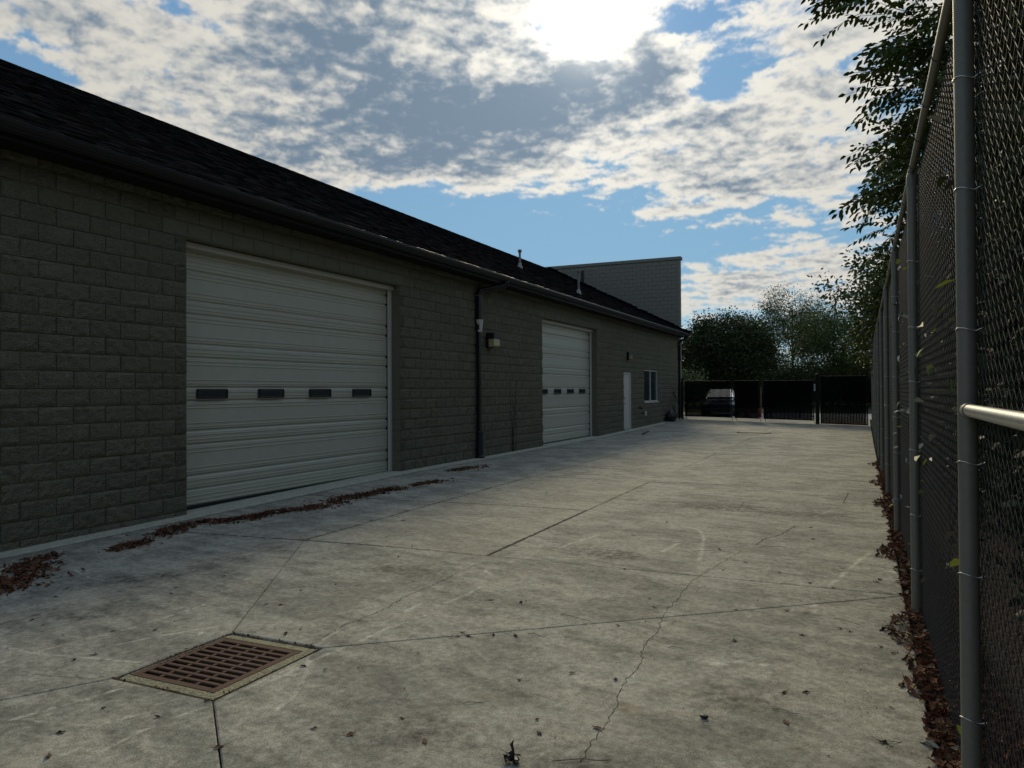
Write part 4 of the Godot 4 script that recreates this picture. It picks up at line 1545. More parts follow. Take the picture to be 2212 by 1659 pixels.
func tree(called: String, label: String, at: Vector3, height: float, crown_c: Vector3, crown_r: Vector3, amount: int, mesh: Mesh, material: StandardMaterial3D, holes: float, hole_size: float, trunk_r: float, sd: int, scale := Vector2(0.8, 1.3), outward := false, group := "") -> Node3D:
	rng.seed = sd
	var t := thing(called, label, "tree", at, group)
	var m := Mb.new()
	var fork := Vector3(crown_c.x * 0.4, maxf(0.8, crown_c.y - crown_r.y * 0.75), crown_c.z * 0.4)
	limb(m, Vector3(0, -0.2, 0), fork, trunk_r * 1.25, trunk_r * 0.85, 0.0)
	var top := crown_c + Vector3(0, crown_r.y * 0.75, 0)
	limb(m, fork, top, trunk_r * 0.85, trunk_r * 0.12, 0.0)
	var tips := []
	for k in 15:
		var a := fork.lerp(top, rng.randf_range(0.0, 0.8))
		var th := k * 2.4 + rng.randf() * 0.6
		var e := rng.randf_range(-0.2, 0.9)
		var b := crown_c + Vector3(cos(th) * crown_r.x * cos(e), sin(e) * crown_r.y, sin(th) * crown_r.z * cos(e)) * rng.randf_range(0.7, 0.95)
		limb(m, a, b, trunk_r * rng.randf_range(0.3, 0.5), trunk_r * 0.08, 0.12 * a.distance_to(b))
		for q in 3:
			var s := a.lerp(b, rng.randf_range(0.4, 0.9))
			var tip := s + Vector3(rng.randfn(), rng.randfn() * 0.7, rng.randfn()) * crown_r.length() * 0.16
			limb(m, s, tip, trunk_r * 0.14, trunk_r * 0.04, 0.0)
			tips.append(tip)
		tips.append(b)
	put_mb("trunk", m, M.bark, t)
	var nz := FastNoiseLite.new()
	nz.seed = sd; nz.frequency = 1.0 / hole_size; nz.fractal_octaves = 3
	var places := []
	var colors := []
	var tries := 0
	while places.size() < amount and tries < amount * 12:
		tries += 1
		var d := Vector3(rng.randfn(), rng.randfn(), rng.randfn()).normalized()
		var rad := pow(rng.randf(), 0.42) * (1.0 + 0.22 * nz.get_noise_3d(d.x * 2.0 * hole_size, d.y * 2.0 * hole_size, d.z * 2.0 * hole_size))
		var p := crown_c + d * rad * crown_r
		if rng.randf() < 0.25:
			p = tips[rng.randi() % tips.size()] + Vector3(rng.randfn(), rng.randfn(), rng.randfn()) * 0.2
		if nz.get_noise_3d(p.x, p.y, p.z) < holes - 0.25:
			continue
		if p.y < 0.3: continue
		var b := Basis()
		if outward:
			var o := (p - crown_c) / crown_r + Vector3(rng.randfn(), rng.randfn() - 0.1, rng.randfn()) * 0.5
			o.y *= 0.6
			b = Basis.looking_at(-o.normalized(), Vector3.UP).rotated(o.normalized(), rng.randf_range(-0.8, 0.8))
		else:
			b = Basis(Vector3.UP, rng.randf() * TAU) * Basis(Vector3.RIGHT, rng.randf_range(-0.6, 0.6))
		places.append(Transform3D(b.scaled(Vector3.ONE * rng.randf_range(scale.x, scale.y)), p))
		var tone := rng.randf_range(0.75, 1.2)
		colors.append(Color(tone * rng.randf_range(0.9, 1.2), tone, tone * 0.95))
	tag(scatter("crown", mesh, material, places, colors, t), "", "", "", "stuff")
	return t

func make_trees() -> void:
	var sp := spray(15, 0.55, 0.105, 3)
	var cl_near := cluster(34, 0.36, 0.10, 5)
	var cl_far := cluster(60, 0.62, 0.16, 6)
	var cl_air := cluster(48, 0.60, 0.125, 7)
	# tree over the fence
	tree("broadleaf_tree", "tall dark broadleaf tree leaning its leafy sprays over the chain-link fence", Vector3(3.0, 0, -12.4), 11.0, Vector3(0.10, 5.5, -0.3), Vector3(2.85, 4.4, 3.2), 4600, sp, M.leaf_green, 0.18, 0.9, 0.17, 21, Vector2(0.8, 1.35), true)
	rng.seed = 77
	# long sprays that hang clear of the crown
	tree("broadleaf_tree", "bushy tree further along the fence with yellowing leaves", Vector3(2.9, 0.1, -28.5), 7.0, Vector3(-0.2, 3.9, 0.0), Vector3(3.1, 2.5, 4.6), 1100, cl_far, M.leaf_green, 0.08, 1.2, 0.12, 31, Vector2(0.7, 1.1))
	tree("broadleaf_tree", "low dark round-headed tree across the street behind the gate", Vector3(-8.0, 0.2, -50.0), 6.6, Vector3(0.1, 3.7, 0.0), Vector3(3.0, 2.55, 2.8), 950, cl_far, M.leaf_dark, 0.02, 1.4, 0.13, 41, Vector2(0.75, 1.15))
	tree("broadleaf_tree", "tall airy tree with open crown rising behind the dark round tree", Vector3(-5.2, 0.3, -66.0), 10.2, Vector3(0.0, 5.9, 0.0), Vector3(3.3, 3.6, 3.0), 480, cl_air, M.leaf_airy, 0.20, 1.3, 0.13, 51, Vector2(0.8, 1.2))
	tree("broadleaf_tree", "open-crowned tree right of the tall airy one, over the fixed black panel", Vector3(-2.0, 0.3, -58.0), 8.0, Vector3(0.2, 4.4, 0.0), Vector3(2.9, 2.9, 2.8), 480, cl_air, M.leaf_airy, 0.20, 1.2, 0.11, 61, Vector2(0.8, 1.2))
	# hedgerow that closes the view behind them
	var k := 0
	for q in [[-14.5, -60.0, 3.3, 4.0], [-10.0, -64.0, 3.2, 3.6], [-6.3, -60.0, 2.6, 2.9], [-3.0, -66.0, 3.4, 3.4], [0.5, -63.0, 3.0, 4.2], [3.6, -58.0, 3.2, 5.0], [7.5, -60.0, 4.0, 6.0]]:
		tree("shrub_tree", "dense low shrub in the dark hedgerow beyond the street", Vector3(q[0], 0.3, q[1]), q[3], Vector3(0, q[3] * 0.5, 0), Vector3(q[2], q[3] * 0.55, 2.2), 420, cl_far, M.leaf_dark, 0.0, 1.5, 0.08, 71 + k, Vector2(0.8, 1.2), false, "shrubs of the far hedgerow")
		k += 1
	tree("shrub_tree", "small sunlit yellow-green bush beside the garage corner downspout", Vector3(-9.6, 0.2, -44.0), 2.3, Vector3(0, 1.35, 0), Vector3(1.5, 1.0, 1.2), 160, cl_near, M.fresh_leaf, 0.0, 1.0, 0.04, 91, Vector2(1.1, 1.5))
	# growth pressed against the back of the fence
	rng.seed = 5
	var h := thing("hedge", "dark tangle of shrub growth pressed against the back of the chain-link fence", "hedge", Vector3(1.2, 0, -15))
	var stems := Mb.new()
	for s in 70:
		var z := 18.0 - s * 0.52 + rng.randf_range(-0.2, 0.2)
		var x := rng.randf_range(-0.5, 0.9)
		limb(stems, Vector3(x, -0.1, z), Vector3(x + rng.randf_range(-0.3, 0.3), rng.randf_range(2.2, 3.2), z + rng.randf_range(-0.5, 0.5)), rng.randf_range(0.012, 0.035), 0.006, 0.0)
	put_mb("stems", stems, M.bark, h)
	var nz := FastNoiseLite.new(); nz.seed = 3; nz.frequency = 0.55; nz.fractal_octaves = 3
	var places := []
	var colors := []
	while places.size() < 9000:
		var p := Vector3(-0.18 + pow(rng.randf(), 1.2) * 2.4, rng.randf_range(0.15, 3.1), rng.randf_range(-19.0, 17.0))
		if p.y < 1.1 and rng.randf() > 0.18 + 0.5 * p.y * p.y / 1.2: continue
		if nz.get_noise_3d(p.x, p.y, p.z) < -0.34: continue
		places.append(Transform3D((Basis(Vector3.UP, rng.randf() * TAU) * Basis(Vector3.RIGHT, rng.randf_range(-0.7, 0.7))).scaled(Vector3.ONE * rng.randf_range(0.7, 1.1)), p))
		var tone := rng.randf_range(0.6, 1.1)
		colors.append(Color(tone, tone, tone))
	for extra in 2600:
		var p := Vector3(0.1 + pow(rng.randf(), 1.2) * 2.2, rng.randf_range(2.2, 4.6), rng.randf_range(4.0, 14.0))
		if nz.get_noise_3d(p.x, p.y, p.z) < -0.20: continue
		places.append(Transform3D((Basis(Vector3.UP, rng.randf() * TAU) * Basis(Vector3.RIGHT, rng.randf_range(-0.7, 0.7))).scaled(Vector3.ONE * rng.randf_range(0.7, 1.1)), p))
		var tone := rng.randf_range(0.6, 1.1)
		colors.append(Color(tone, tone, tone))
	tag(scatter("foliage", cl_near, M.leaf_dark, places, colors, h), "", "", "", "stuff")
	# taller trees of the same strip, further out, that shut off the sky behind the hedge
	k = 0
	for q in [[5.4, 7.0], [5.2, 0.5], [5.0, -6.0], [5.6, -19.5], [6.4, -37.0]]:
		tree("broadleaf_tree", "tall dark tree standing back in the wooded strip beyond the fence", Vector3(q[0], 0, q[1]), 9.5, Vector3(0, 5.0, 0), Vector3(3.2, 4.6, 4.4), 900, cl_far, M.leaf_dark, 0.02, 1.4, 0.14, 121 + k, Vector2(0.8, 1.2), false, "trees of the wooded strip")
		k += 1
	# leaves that come through the mesh
	rng.seed = 15
	var vine := thing("vine", "straggling vine with pale curled leaves poking through the chain-link mesh", "vine", Vector3(0.36, 0, -6))
	var st := Mb.new()
	for s in [[2.6, 0.0, 0.2, 1.4], [0.3, 0.0, 0.5, 1.7], [-1.2, 0.6, -1.0, 2.6], [-2.6, 0.0, -2.4, 1.2], [1.2, 1.1, 0.7, 2.5]]:
		limb(st, Vector3(0.03, s[1], s[0]), Vector3(0.05, s[3], s[2]), 0.004, 0.002, 0.0)
	put_mb("stem", st, M.bark, vine)
	for v in 3:
		var lm := Mb.new()
		leaf_tris(lm, Vector3.ZERO, Vector3(0, -0.3, 1).normalized(), Vector3.UP, 0.070, 0.042, 0.15 + 0.1 * v)
		var mesh := lm.mesh()
		for q in 56:
			var z := 2.7 - pow(rng.randf(), 1.1) * 7.5
			var y := rng.randf_range(0.9, 2.85) if rng.randf() < 0.88 else rng.randf_range(0.15, 0.9)
			var bs := Basis(Vector3.UP, rng.randf() * TAU) * Basis(Vector3.RIGHT, rng.randf_range(-0.9, 0.9)) * Basis(Vector3.BACK, rng.randf_range(-0.8, 0.8))
			var o := put("leaf", mesh, M.pale_leaf if rng.randf() < 0.6 else M.leaf_green if rng.randf() < 0.9 else M.fresh_leaf, vine)
			o.transform = Transform3D(bs.scaled(Vector3.ONE * rng.randf_range(0.7, 1.25)), Vector3(rng.randf_range(-0.028, 0.03), y, z))

# ---------------------------------------------------------------- drain grate
func make_drain() -> void:
	var g0 := Vector2(-3.738, -3.648)
	var g1 := Vector2(-3.107, -2.962)
	var d := thing("drain_grate", "rusty iron drain grate with staggered slots set in the concrete", "grate", Vector3((g0.x + g1.x) / 2.0, -0.004, (g0.y + g1.y) / 2.0))
	var W := g1.x - g0.x
	var L := g1.y - g0.y
	# plate with a grid of slots, four across and ten along
	var rows := 10
	var th := 0.012
	var edge := 0.046
	var inner_l := L - 2.0 * edge
	var inner_w := W - 2.0 * edge
	var bar := 0.027
	var pitch := (inner_l + bar) / rows
	var slot := pitch - bar
	var m := Mb.new()
	m.box(Vector3(-W / 2.0 + edge / 2.0, -th / 2.0, 0), Vector3(edge, th, L), 0.003)
	m.box(Vector3(W / 2.0 - edge / 2.0, -th / 2.0, 0), Vector3(edge, th, L), 0.003)
	m.box(Vector3(0, -th / 2.0, -L / 2.0 + edge / 2.0), Vector3(W - 2.0 * edge, th, edge), 0.003)
	m.box(Vector3(0, -th / 2.0, L / 2.0 - edge / 2.0), Vector3(W - 2.0 * edge, th, edge), 0.003)
	put_mb("frame", m, M.rusty_iron, d)
	var bars := Mb.new()
	bars.box(Vector3(0, -th / 2.0, 0), Vector3(inner_w, th, bar), 0.003)
	var bmesh := bars.mesh()
	for r in rows - 1:
		put("bar", bmesh, M.rusty_iron, d, Transform3D(Basis(), Vector3(0, -0.0006, -L / 2.0 + edge + (r + 1) * pitch - bar / 2.0)))
	var br := Mb.new()
	br.box(Vector3(0, -th / 2.0, 0), Vector3(0.021, th, slot), 0.003)
	var brm := br.mesh()
	for r in rows:
		var zc := -L / 2.0 + edge + r * pitch + slot / 2.0
		for k in 3:
			put("bridge", brm, M.rusty_iron, d, Transform3D(Basis(), Vector3(-inner_w / 2.0 + inner_w * (k + 1) / 4.0, -0.0012, zc)))
	# raised marks on the rim, worn beyond reading
	var mk := Mb.new()
	rng.seed = 61
	for k in 13:
		var z := -0.16 + k * 0.026
		if k == 6: continue
		mk.box(Vector3(-W / 2.0 + 0.018, 0.0012, z), Vector3(0.018, 0.003, 0.004), 0.001)
		if rng.randf() < 0.7: mk.box(Vector3(-W / 2.0 + 0.012 + rng.randf() * 0.012, 0.0010, z + 0.006), Vector3(0.004, 0.003, 0.010), 0.001)
	put_mb("raised_lettering", mk, M.rusty_iron, d)
	# far trench drain
	var a := on_ground(1598, 935)
	var b := on_ground(1660, 935.5)
	var t := thing("trench_drain", "narrow slotted trench drain across the yard before the gate", "drain", (a + b) / 2.0 + Vector3(0, 0.006, 0))
	var along := (b - a)
	var fr := Mb.new()
	fr.box(Vector3.ZERO, Vector3(along.length() + 0.2, 0.006, 0.34), 0.001)
	put_mb("trench_frame", fr, M.joint_dirt, t)
	var n := 11
	var sl := Mb.new()
	sl.box(Vector3.ZERO, Vector3(0.085, 0.03, 0.28), 0.004)
	var slm := sl.mesh()
	for k in n:
		put("slat", slm, M.concrete_far if false else M.galvanised_steel, t, Transform3D(Basis(Vector3.UP, 0.35), Vector3(lerpf(-along.length() / 2.0, along.length() / 2.0, (k + 0.5) / n), 0.006, 0)))

# ---------------------------------------------------------------- things on the wall
func downspout_at(label: String, z: float, gutter_z: float, boot_h: float, boot_r: float, adapter: bool) -> void:
	var d := thing("downspout", label, "downspout", Vector3(WALL_X, 0, z))
	var x := 0.075
	var top := 3.86
	var p := Mb.new()
	p.box(Vector3(x, (boot_h + 3.0) / 2.0, 0), Vector3(0.080, 3.0 - boot_h, 0.115), 0.010)
	put_mb("lower_pipe", p, M.gutter_bronze, d)
	var q := Mb.new()
	q.box(Vector3(x, (3.0 + top) / 2.0, 0), Vector3(0.10, top - 3.0, 0.155), 0.010)
	for k in 3:
		q.box(Vector3(x + 0.051, (3.0 + top) / 2.0, -0.045 + 0.045 * k), Vector3(0.006, top - 3.02, 0.018))
	put_mb("upper_pipe", q, M.gutter_bronze, d)
	var e := Mb.new()
	var gx := -7.775 - WALL_X
	e.tube([Vector3(x, top - 0.03, 0), Vector3(x + 0.01, top + 0.06, -0.02), Vector3(x + 0.10, top + 0.13, (gutter_z - z) * 0.4), Vector3(gx - 0.08, 4.08, (gutter_z - z) * 0.9), Vector3(gx, 4.13, gutter_z - z), Vector3(gx, 4.22, gutter_z - z)], [0.066, 0.066, 0.066, 0.066, 0.06, 0.06], 10)
	put_mb("elbow", e, M.gutter_bronze, d)
	if adapter:
		var ad := Mb.new()
		ad.lathe([Vector2(0.058, 2.95), Vector2(0.060, 2.96), Vector2(0.092, 3.23), Vector2(0.094, 3.24), Vector2(0.085, 3.24)], Vector3(x + 0.02, 0, 0), 12)
		put_mb("adapter", ad, M.white_trim, d)
	for y in [3.80, 2.66, 1.18]:
		var s := Mb.new()
		s.box(Vector3(0.06, y, 0), Vector3(0.10, 0.02, 0.16), 0.003)
		put_mb("strap", s, M.bright_galvanised if y == 3.80 else M.gutter_bronze, d)
	var b := Mb.new()
	var prof := [Vector2(boot_r * 1.25, -0.12), Vector2(boot_r * 1.2, 0.05)]
	var y := 0.07
	var k := 0
	while y < boot_h:
		prof.append(Vector2(boot_r * (1.0 if k % 2 == 0 else 0.90), y))
		y += 0.022
		k += 1
	prof.append(Vector2(boot_r * 0.85, boot_h + 0.02))
	prof.append(Vector2(0.03, boot_h + 0.03))
	b.lathe(prof, Vector3(x + 0.02, 0, 0), 14)
	put_mb("drain_boot", b, M.black_plastic, d)

func make_wall_things() -> void:
	downspout_at("dark downspout with pale adapter and black corrugated boot beside the large lamp", -15.76, -16.5, 0.62, 0.095, true)
	downspout_at("black downspout with thick lower pipe at the garage corner", END_Z + 0.06, END_Z + 0.0, 1.95, 0.085, false)
	# wall lamps, unlit
	var l := thing("wall_lamp", "large dark box lamp with amber prismatic lens beside the downspout", "lamp", Vector3(WALL_X, 2.79, -16.42))
	var bk := Mb.new()
	bk.box(Vector3(0.04, 0.0, 0), Vector3(0.08, 0.36, 0.34), 0.01)
	put_mb("back_box", bk, M.gutter_bronze, l)
	var hd := Mb.new()
	hd.extrude_z([Vector2(0.08, 0.18), Vector2(0.08, 0.035), Vector2(0.235, 0.035), Vector2(0.235, 0.150), Vector2(0.21, 0.175)], -0.17, 0.17)
	put_mb("hood", hd, M.gutter_bronze, l)
	var ln := Mb.new()
	ln.extrude_z([Vector2(0.081, 0.033), Vector2(0.081, -0.155), Vector2(0.20, -0.15), Vector2(0.225, -0.12), Vector2(0.225, 0.033)], -0.155, 0.155)
	put_mb("lens", ln, M.amber_lens, l)
	var l2 := thing("wall_lamp", "small dark lamp with pale lens above the narrow white door", "lamp", Vector3(WALL_X, 2.88, -28.32))
	var b2 := Mb.new()
	b2.box(Vector3(0.05, 0.0, 0), Vector3(0.10, 0.30, 0.20), 0.01)
	put_mb("back_box", b2, M.gutter_bronze, l2)
	var n2 := Mb.new()
	n2.extrude_z([Vector2(0.101, 0.02), Vector2(0.101, -0.12), Vector2(0.19, -0.10), Vector2(0.20, 0.02)], -0.09, 0.09)
	put_mb("lens", n2, M.amber_lens, l2)
	# dead vine on the wall
	rng.seed = 33
	var v := thing("dead_vine", "thin dead vine stems clinging to the block wall between lamp and second overhead door", "vine", Vector3(WALL_X + 0.02, 0, -17.75))
	for s in 5:
		var m := Mb.new()
		var pts := []
		var rr := []
		var z := rng.randf_range(-0.10, 0.10)
		var topy: float = [2.55, 1.7, 1.35, 1.9, 0.9][s]
		var y := -0.02
		while y < topy:
			pts.append(Vector3(rng.randf_range(0.0, 0.012), y, z))
			rr.append(lerpf(0.0065, 0.0016, y / topy))
			z += rng.randf_range(-0.055, 0.055) + (0.012 if s == 2 else -0.006)
			y += 0.09
		m.tube(pts, rr, 5)
		var st := put_mb("stem", m, M.bark, v)
		var tw := Mb.new()
		for q in 9:
			var i := rng.randi_range(2, pts.size() - 2)
			var e: Vector3 = pts[i] + Vector3(rng.randf_range(0, 0.02), rng.randf_range(-0.05, 0.12), rng.randf_range(-0.14, 0.14))
			tw.tube([pts[i], pts[i].lerp(e, 0.5) + Vector3(0.01, 0.01, 0), e], [0.003, 0.002, 0.001], 3)
		put_mb("twigs", tw, M.bark, st)
	# small fittings below the window
	var hb := thing("hose_tap", "small dark tap on the wall below the sliding window", "tap", Vector3(WALL_X, 0.62, -30.35))
	var t := Mb.new()
	t.tube([Vector3(0, 0, 0), Vector3(0.07, 0, 0), Vector3(0.10, -0.01, 0), Vector3(0.11, -0.06, 0)], [0.022, 0.022, 0.025, 0.018], 10)
	put_mb("spout", t, M.black_plastic, hb)
	var wh := Mb.new()
	wh.tube([Vector3(0.07, 0.02, 0), Vector3(0.07, 0.055, 0), Vector3(0.07, 0.06, 0), Vector3(0.07, 0.07, 0)], [0.008, 0.008, 0.04, 0.04], 10)
	put_mb("handle", wh, M.black_plastic, hb)
	var ot := thing("outlet_box", "small pale outlet box on the wall beside the tap", "outlet", Vector3(WALL_X, 0.60, -30.85))
	var ob := Mb.new()
	ob.box(Vector3(0.035, 0, 0), Vector3(0.07, 0.19, 0.13), 0.012)
	put_mb("box", ob, M.white_trim, ot)
	var oc := Mb.new()
	oc.box(Vector3(0.074, 0.0, 0), Vector3(0.008, 0.15, 0.10), 0.003)
	put_mb("cover", oc, M.white_trim, ot)
	var pp := thing("pipe_stub", "short dark pipe stub coming out of the block wall", "pipe", Vector3(WALL_X, 0.86, -29.95))
	var ps := Mb.new()
	ps.tube([Vector3(-0.02, 0, 0), Vector3(0.09, 0, 0), Vector3(0.12, -0.02, 0), Vector3(0.13, -0.06, 0)], [0.035, 0.035, 0.035, 0.034], 12)
	put_mb("pipe", ps, M.black_plastic, pp)

# ---------------------------------------------------------------- things standing in the yard
func make_yard_things() -> void:
	var bx := WALL_X + 0.02
	# long hooked bar leaning on the wall
	var w := thing("hooked_bar", "long dark hooked bar leaning on the wall at the garage corner", "tool", Vector3(bx, ground_y(bx, -36.3), -36.3))
	var m := Mb.new()
	m.tube([Vector3(0.28, 0.02, -0.65), Vector3(0.09, 1.02, 0.1), Vector3(0.065, 1.18, 0.38), Vector3(0.055, 1.24, 0.47), Vector3(0.055, 1.30, 0.42), Vector3(0.06, 1.33, 0.32)], [0.018, 0.018, 0.018, 0.018, 0.024, 0.02], 8)
	put_mb("bar", m, M.black_plastic, w)
	var s := thing("forked_stick", "short dark stick with split top leaning beside the black sack", "stick", Vector3(bx, ground_y(bx, -35.9), -35.9))
	var sm := Mb.new()
	sm.tube([Vector3(0.22, 0.0, -0.5), Vector3(0.08, 0.46, 0.1)], [0.024, 0.020], 8)
	put_mb("shaft", sm, M.black_plastic, s)
	for q in [[0.05, 0.72, 0.42], [0.07, 0.66, 0.30]]:
		var fm := Mb.new()
		fm.tube([Vector3(0.08, 0.46, 0.1), Vector3(q[0], q[1], q[2])], [0.014, 0.006], 6)
		put_mb("fork", fm, M.bark, s)
	# black sack slumped at the wall
	var at := Vector3(bx + 0.24, 0, -34.5)
	at.y = ground_y(at.x, at.z)
	var b := thing("rubbish_sack", "slumped black plastic sack on the ground against the wall under the window", "sack", at)
	var nz := FastNoiseLite.new(); nz.seed = 4; nz.frequency = 1.6; nz.fractal_octaves = 3
	var sk := Mb.new()
	var rings := 14
	var seg := 22
	var P := func(i: int, j: int) -> Vector3:
		var v := float(i) / rings
		var a := TAU * (j % seg) / seg
		var r := pow(sin(PI * clampf(v * 0.93 + 0.05, 0, 1)), 0.6)
		var d := Vector3(cos(a), 0, sin(a))
		var k: float = 1.0 + 0.28 * nz.get_noise_3d(d.x * 1.6, v * 1.5, d.z * 1.6)
		return Vector3(d.x * 0.25 * r * k, v * 0.50 * (1.0 + 0.15 * d.z), d.z * 0.46 * r * k - 0.10 * v)
	for i in rings:
		for j in seg:
			sk.quad(P.call(i, j + 1), P.call(i, j), P.call(i + 1, j), P.call(i + 1, j + 1))
	put_mb("bag", sk, M.black_plastic, b)
	var kn := Mb.new()
	kn.tube([Vector3(0, 0.46, -0.08), Vector3(0.01, 0.51, -0.12), Vector3(0.03, 0.54, -0.20), Vector3(0.02, 0.53, -0.27)], [0.05, 0.03, 0.045, 0.02], 9)
	put_mb("tied_neck", kn, M.black_plastic, b)
	# long thin board lying before the side door
	var fl := on_ground(1395, 935)
	var bd := thing("board", "thin dark board lying flat on the concrete below the window", "board", fl + Vector3(0, 0.012, 0))
	var bm := Mb.new()
	bm.box(Vector3.ZERO, Vector3(0.10, 0.022, 1.9), 0.004, Basis(Vector3.UP, 0.16))
	put_mb("plank", bm, M.black_plastic, bd)
	# a curled black scrap of rubber in the foreground
	var c := on_ground(1106, 1645)
	var cr := thing("rubber_scrap", "curled black scrap with one upright tail lying on the concrete near the crack", "scrap", c)
	for k in 4:
		var lf := put("curl", dry_leaf(30 + k, 0.075), M.black_rubber, cr)
		lf.transform = Transform3D(Basis(Vector3.UP, k * 1.5 + 0.3) * Basis(Vector3.RIGHT, 0.25 * sin(k * 2.0)), Vector3(0.018 * cos(k * 1.5), 0.006 + 0.004 * k, 0.014 * sin(k * 1.5)))
	var tl := Mb.new()
	tl.tube([Vector3(0, 0.015, 0), Vector3(0.006, 0.05, 0.002), Vector3(0.0, 0.075, 0.004), Vector3(0.010, 0.092, 0.004)], [0.010, 0.006, 0.007, 0.002], 6)
	put_mb("tail", tl, M.black_rubber, cr)
	var st := on_ground(1521, 1552)
	var pb := thing("pebble", "smooth black oval pebble lying alone on the concrete", "pebble", st)
	var pm := Mb.new()
	pm.lathe([Vector2(0.004, 0.0), Vector2(0.016, 0.004), Vector2(0.021, 0.011), Vector2(0.017, 0.019), Vector2(0.0, 0.023)], Vector3.ZERO, 12)
	var po := put_mb("stone", pm, M.black_rubber, pb)
	po.scale = Vector3(1.0, 0.9, 0.7)

# ---------------------------------------------------------------- beyond the gate
func make_street_things() -> void:
	var c := thing("parked_car", "dark car parked facing the gate, its windscreen bright through the slats", "car", Vector3(-7.15, 0.17, -43.0))
	c.rotation.y = 0.10
	var lofted := func(secs: Array) -> Mb:        # sections along z: [z, half width bottom, half width top, y bottom, y top]
		var m := Mb.new()
		var prev := []
		for s in secs:
			var p := []
			for q in [[-1, 0.0], [-1, 0.45], [-1, 0.8], [-1, 1.0], [1, 1.0], [1, 0.8], [1, 0.45], [1, 0.0]]:
				var t: float = q[1]
				var hw: float = lerpf(s[1], s[2], t * t)
				if t == 0.45: hw = maxf(s[1], s[2]) * 1.03
				if t == 1.0: hw *= 0.90
				p.append(Vector3(q[0] * hw, lerpf(s[3], s[4], t), s[0]))
			if prev.size():
				for k in 7:
					m.quad_from(prev[k], prev[k + 1], p[k + 1], p[k], Vector3(0, 0.6, (s[0] + prev[0].z) / 2.0))
			else:
				for k in 3:
					m.quad_from(p[k], p[k + 1], p[6 - k], p[7 - k], Vector3(0, 0.5, s[0] - 1.0))
			prev = p
		for k in 3:
			m.quad_from(prev[k], prev[k + 1], prev[6 - k], prev[7 - k], Vector3(0, 0.5, prev[0].z + 1.0))
		return m
	var body: Mb = lofted.call([[2.25, 0.72, 0.66, 0.30, 0.62], [2.15, 0.86, 0.78, 0.24, 0.74], [1.6, 0.91, 0.84, 0.22, 0.86], [0.75, 0.92, 0.85, 0.22, 0.96], [-0.8, 0.92, 0.84, 0.22, 1.00], [-1.9, 0.90, 0.80, 0.24, 0.98], [-2.25, 0.82, 0.70, 0.32, 0.88]])
	put_mb("body", body, M.car_paint, c)
	var cab: Mb = lofted.call([[0.72, 0.80, 0.78, 0.93, 0.98], [-0.10, 0.80, 0.62, 0.95, 1.44], [-0.5, 0.81, 0.62, 0.96, 1.49], [-1.2, 0.80, 0.60, 0.96, 1.46], [-1.95, 0.76, 0.70, 0.95, 1.02]])
	put_mb("cabin", cab, M.car_paint, c)
	var ws := Mb.new()
	ws.quad_from(Vector3(-0.70, 1.0, 0.70), Vector3(0.70, 1.0, 0.70), Vector3(0.54, 1.42, -0.06), Vector3(-0.54, 1.42, -0.06), Vector3(0, 1.0, -0.5))
	put_mb("windscreen", ws, M.windscreen, c, Transform3D(Basis(), Vector3(0, 0.012, 0.016)))
	for s in [-1.0, 1.0]:
		var h := Mb.new()
		h.box(Vector3(s * 0.66, 0.66, 2.17), Vector3(0.34, 0.12, 0.12), 0.03)
		put_mb("headlight", h, M.headlight_glass, c)
		var mi := Mb.new()
		mi.box(Vector3(s * 1.0, 1.03, 0.45), Vector3(0.20, 0.13, 0.10), 0.03)
		put_mb("mirror", mi, M.car_paint, c)
		var sw := Mb.new()
		sw.quad_from(Vector3(s * 0.815, 1.02, 0.45), Vector3(s * 0.815, 1.02, -1.5), Vector3(s * 0.65, 1.40, -1.1), Vector3(s * 0.66, 1.40, -0.15), Vector3(0, 1.1, -0.5))
		put_mb("side_window", sw, M.windscreen, c, Transform3D(Basis(), Vector3(s * 0.02, 0, 0)))
		for z in [1.42, -1.40]:
			var t := Mb.new()
			t.tube([Vector3(s * 0.70, 0.32, z), Vector3(s * 0.72, 0.32, z), Vector3(s * 0.90, 0.32, z), Vector3(s * 0.92, 0.32, z)], [0.28, 0.32, 0.32, 0.28], 20)
			var wo := put_mb("wheel", t, M.tyre, c)
			var rm := Mb.new()
			rm.tube([Vector3(s * 0.90, 0.32, z), Vector3(s * 0.935, 0.32, z)], [0.20, 0.19], 16)
			put_mb("rim", rm, M.bright_galvanised, wo)
	var gr := Mb.new()
	gr.box(Vector3(0, 0.52, 2.25), Vector3(0.8, 0.14, 0.05), 0.01)
	put_mb("grille", gr, M.black_plastic, c)
	var bp := Mb.new()
	bp.box(Vector3(0, 0.36, 2.26), Vector3(1.4, 0.14, 0.10), 0.03)
	put_mb("bumper", bp, M.car_paint, c)
	# two red cones behind the gate, and a rusty bar by the gap
	for q in [[1615.0, -40.5, "red traffic cone behind the narrow gate leaf"], [1641.0, -39.6, "red traffic cone beside the gap between gate leaves"]]:
		var d := ray(q[0], 925)
		var k: float = (q[1]) / d.z
		var o := thing("traffic_cone", q[2], "cone", Vector3(d.x * k, 0.17, q[1]), "red cones behind the gate")
		var cm := Mb.new()
		cm.lathe([Vector2(0.13, 0.03), Vector2(0.115, 0.05), Vector2(0.035, 0.45), Vector2(0.03, 0.47), Vector2(0.0, 0.47)], Vector3.ZERO, 18)
		put_mb("cone", cm, M.cone_red, o)
		var bm := Mb.new()
		bm.box(Vector3(0, 0.018, 0), Vector3(0.36, 0.036, 0.36), 0.01)
		put_mb("base", bm, M.cone_red, o)
	var dd := ray(1643.5, 900)
	var kk := -38.2 / dd.z
	var rp := thing("rusty_pole", "thin rusty pole standing upright in the gap between gate leaves", "pole", Vector3(dd.x * kk, 0.17, -38.2))
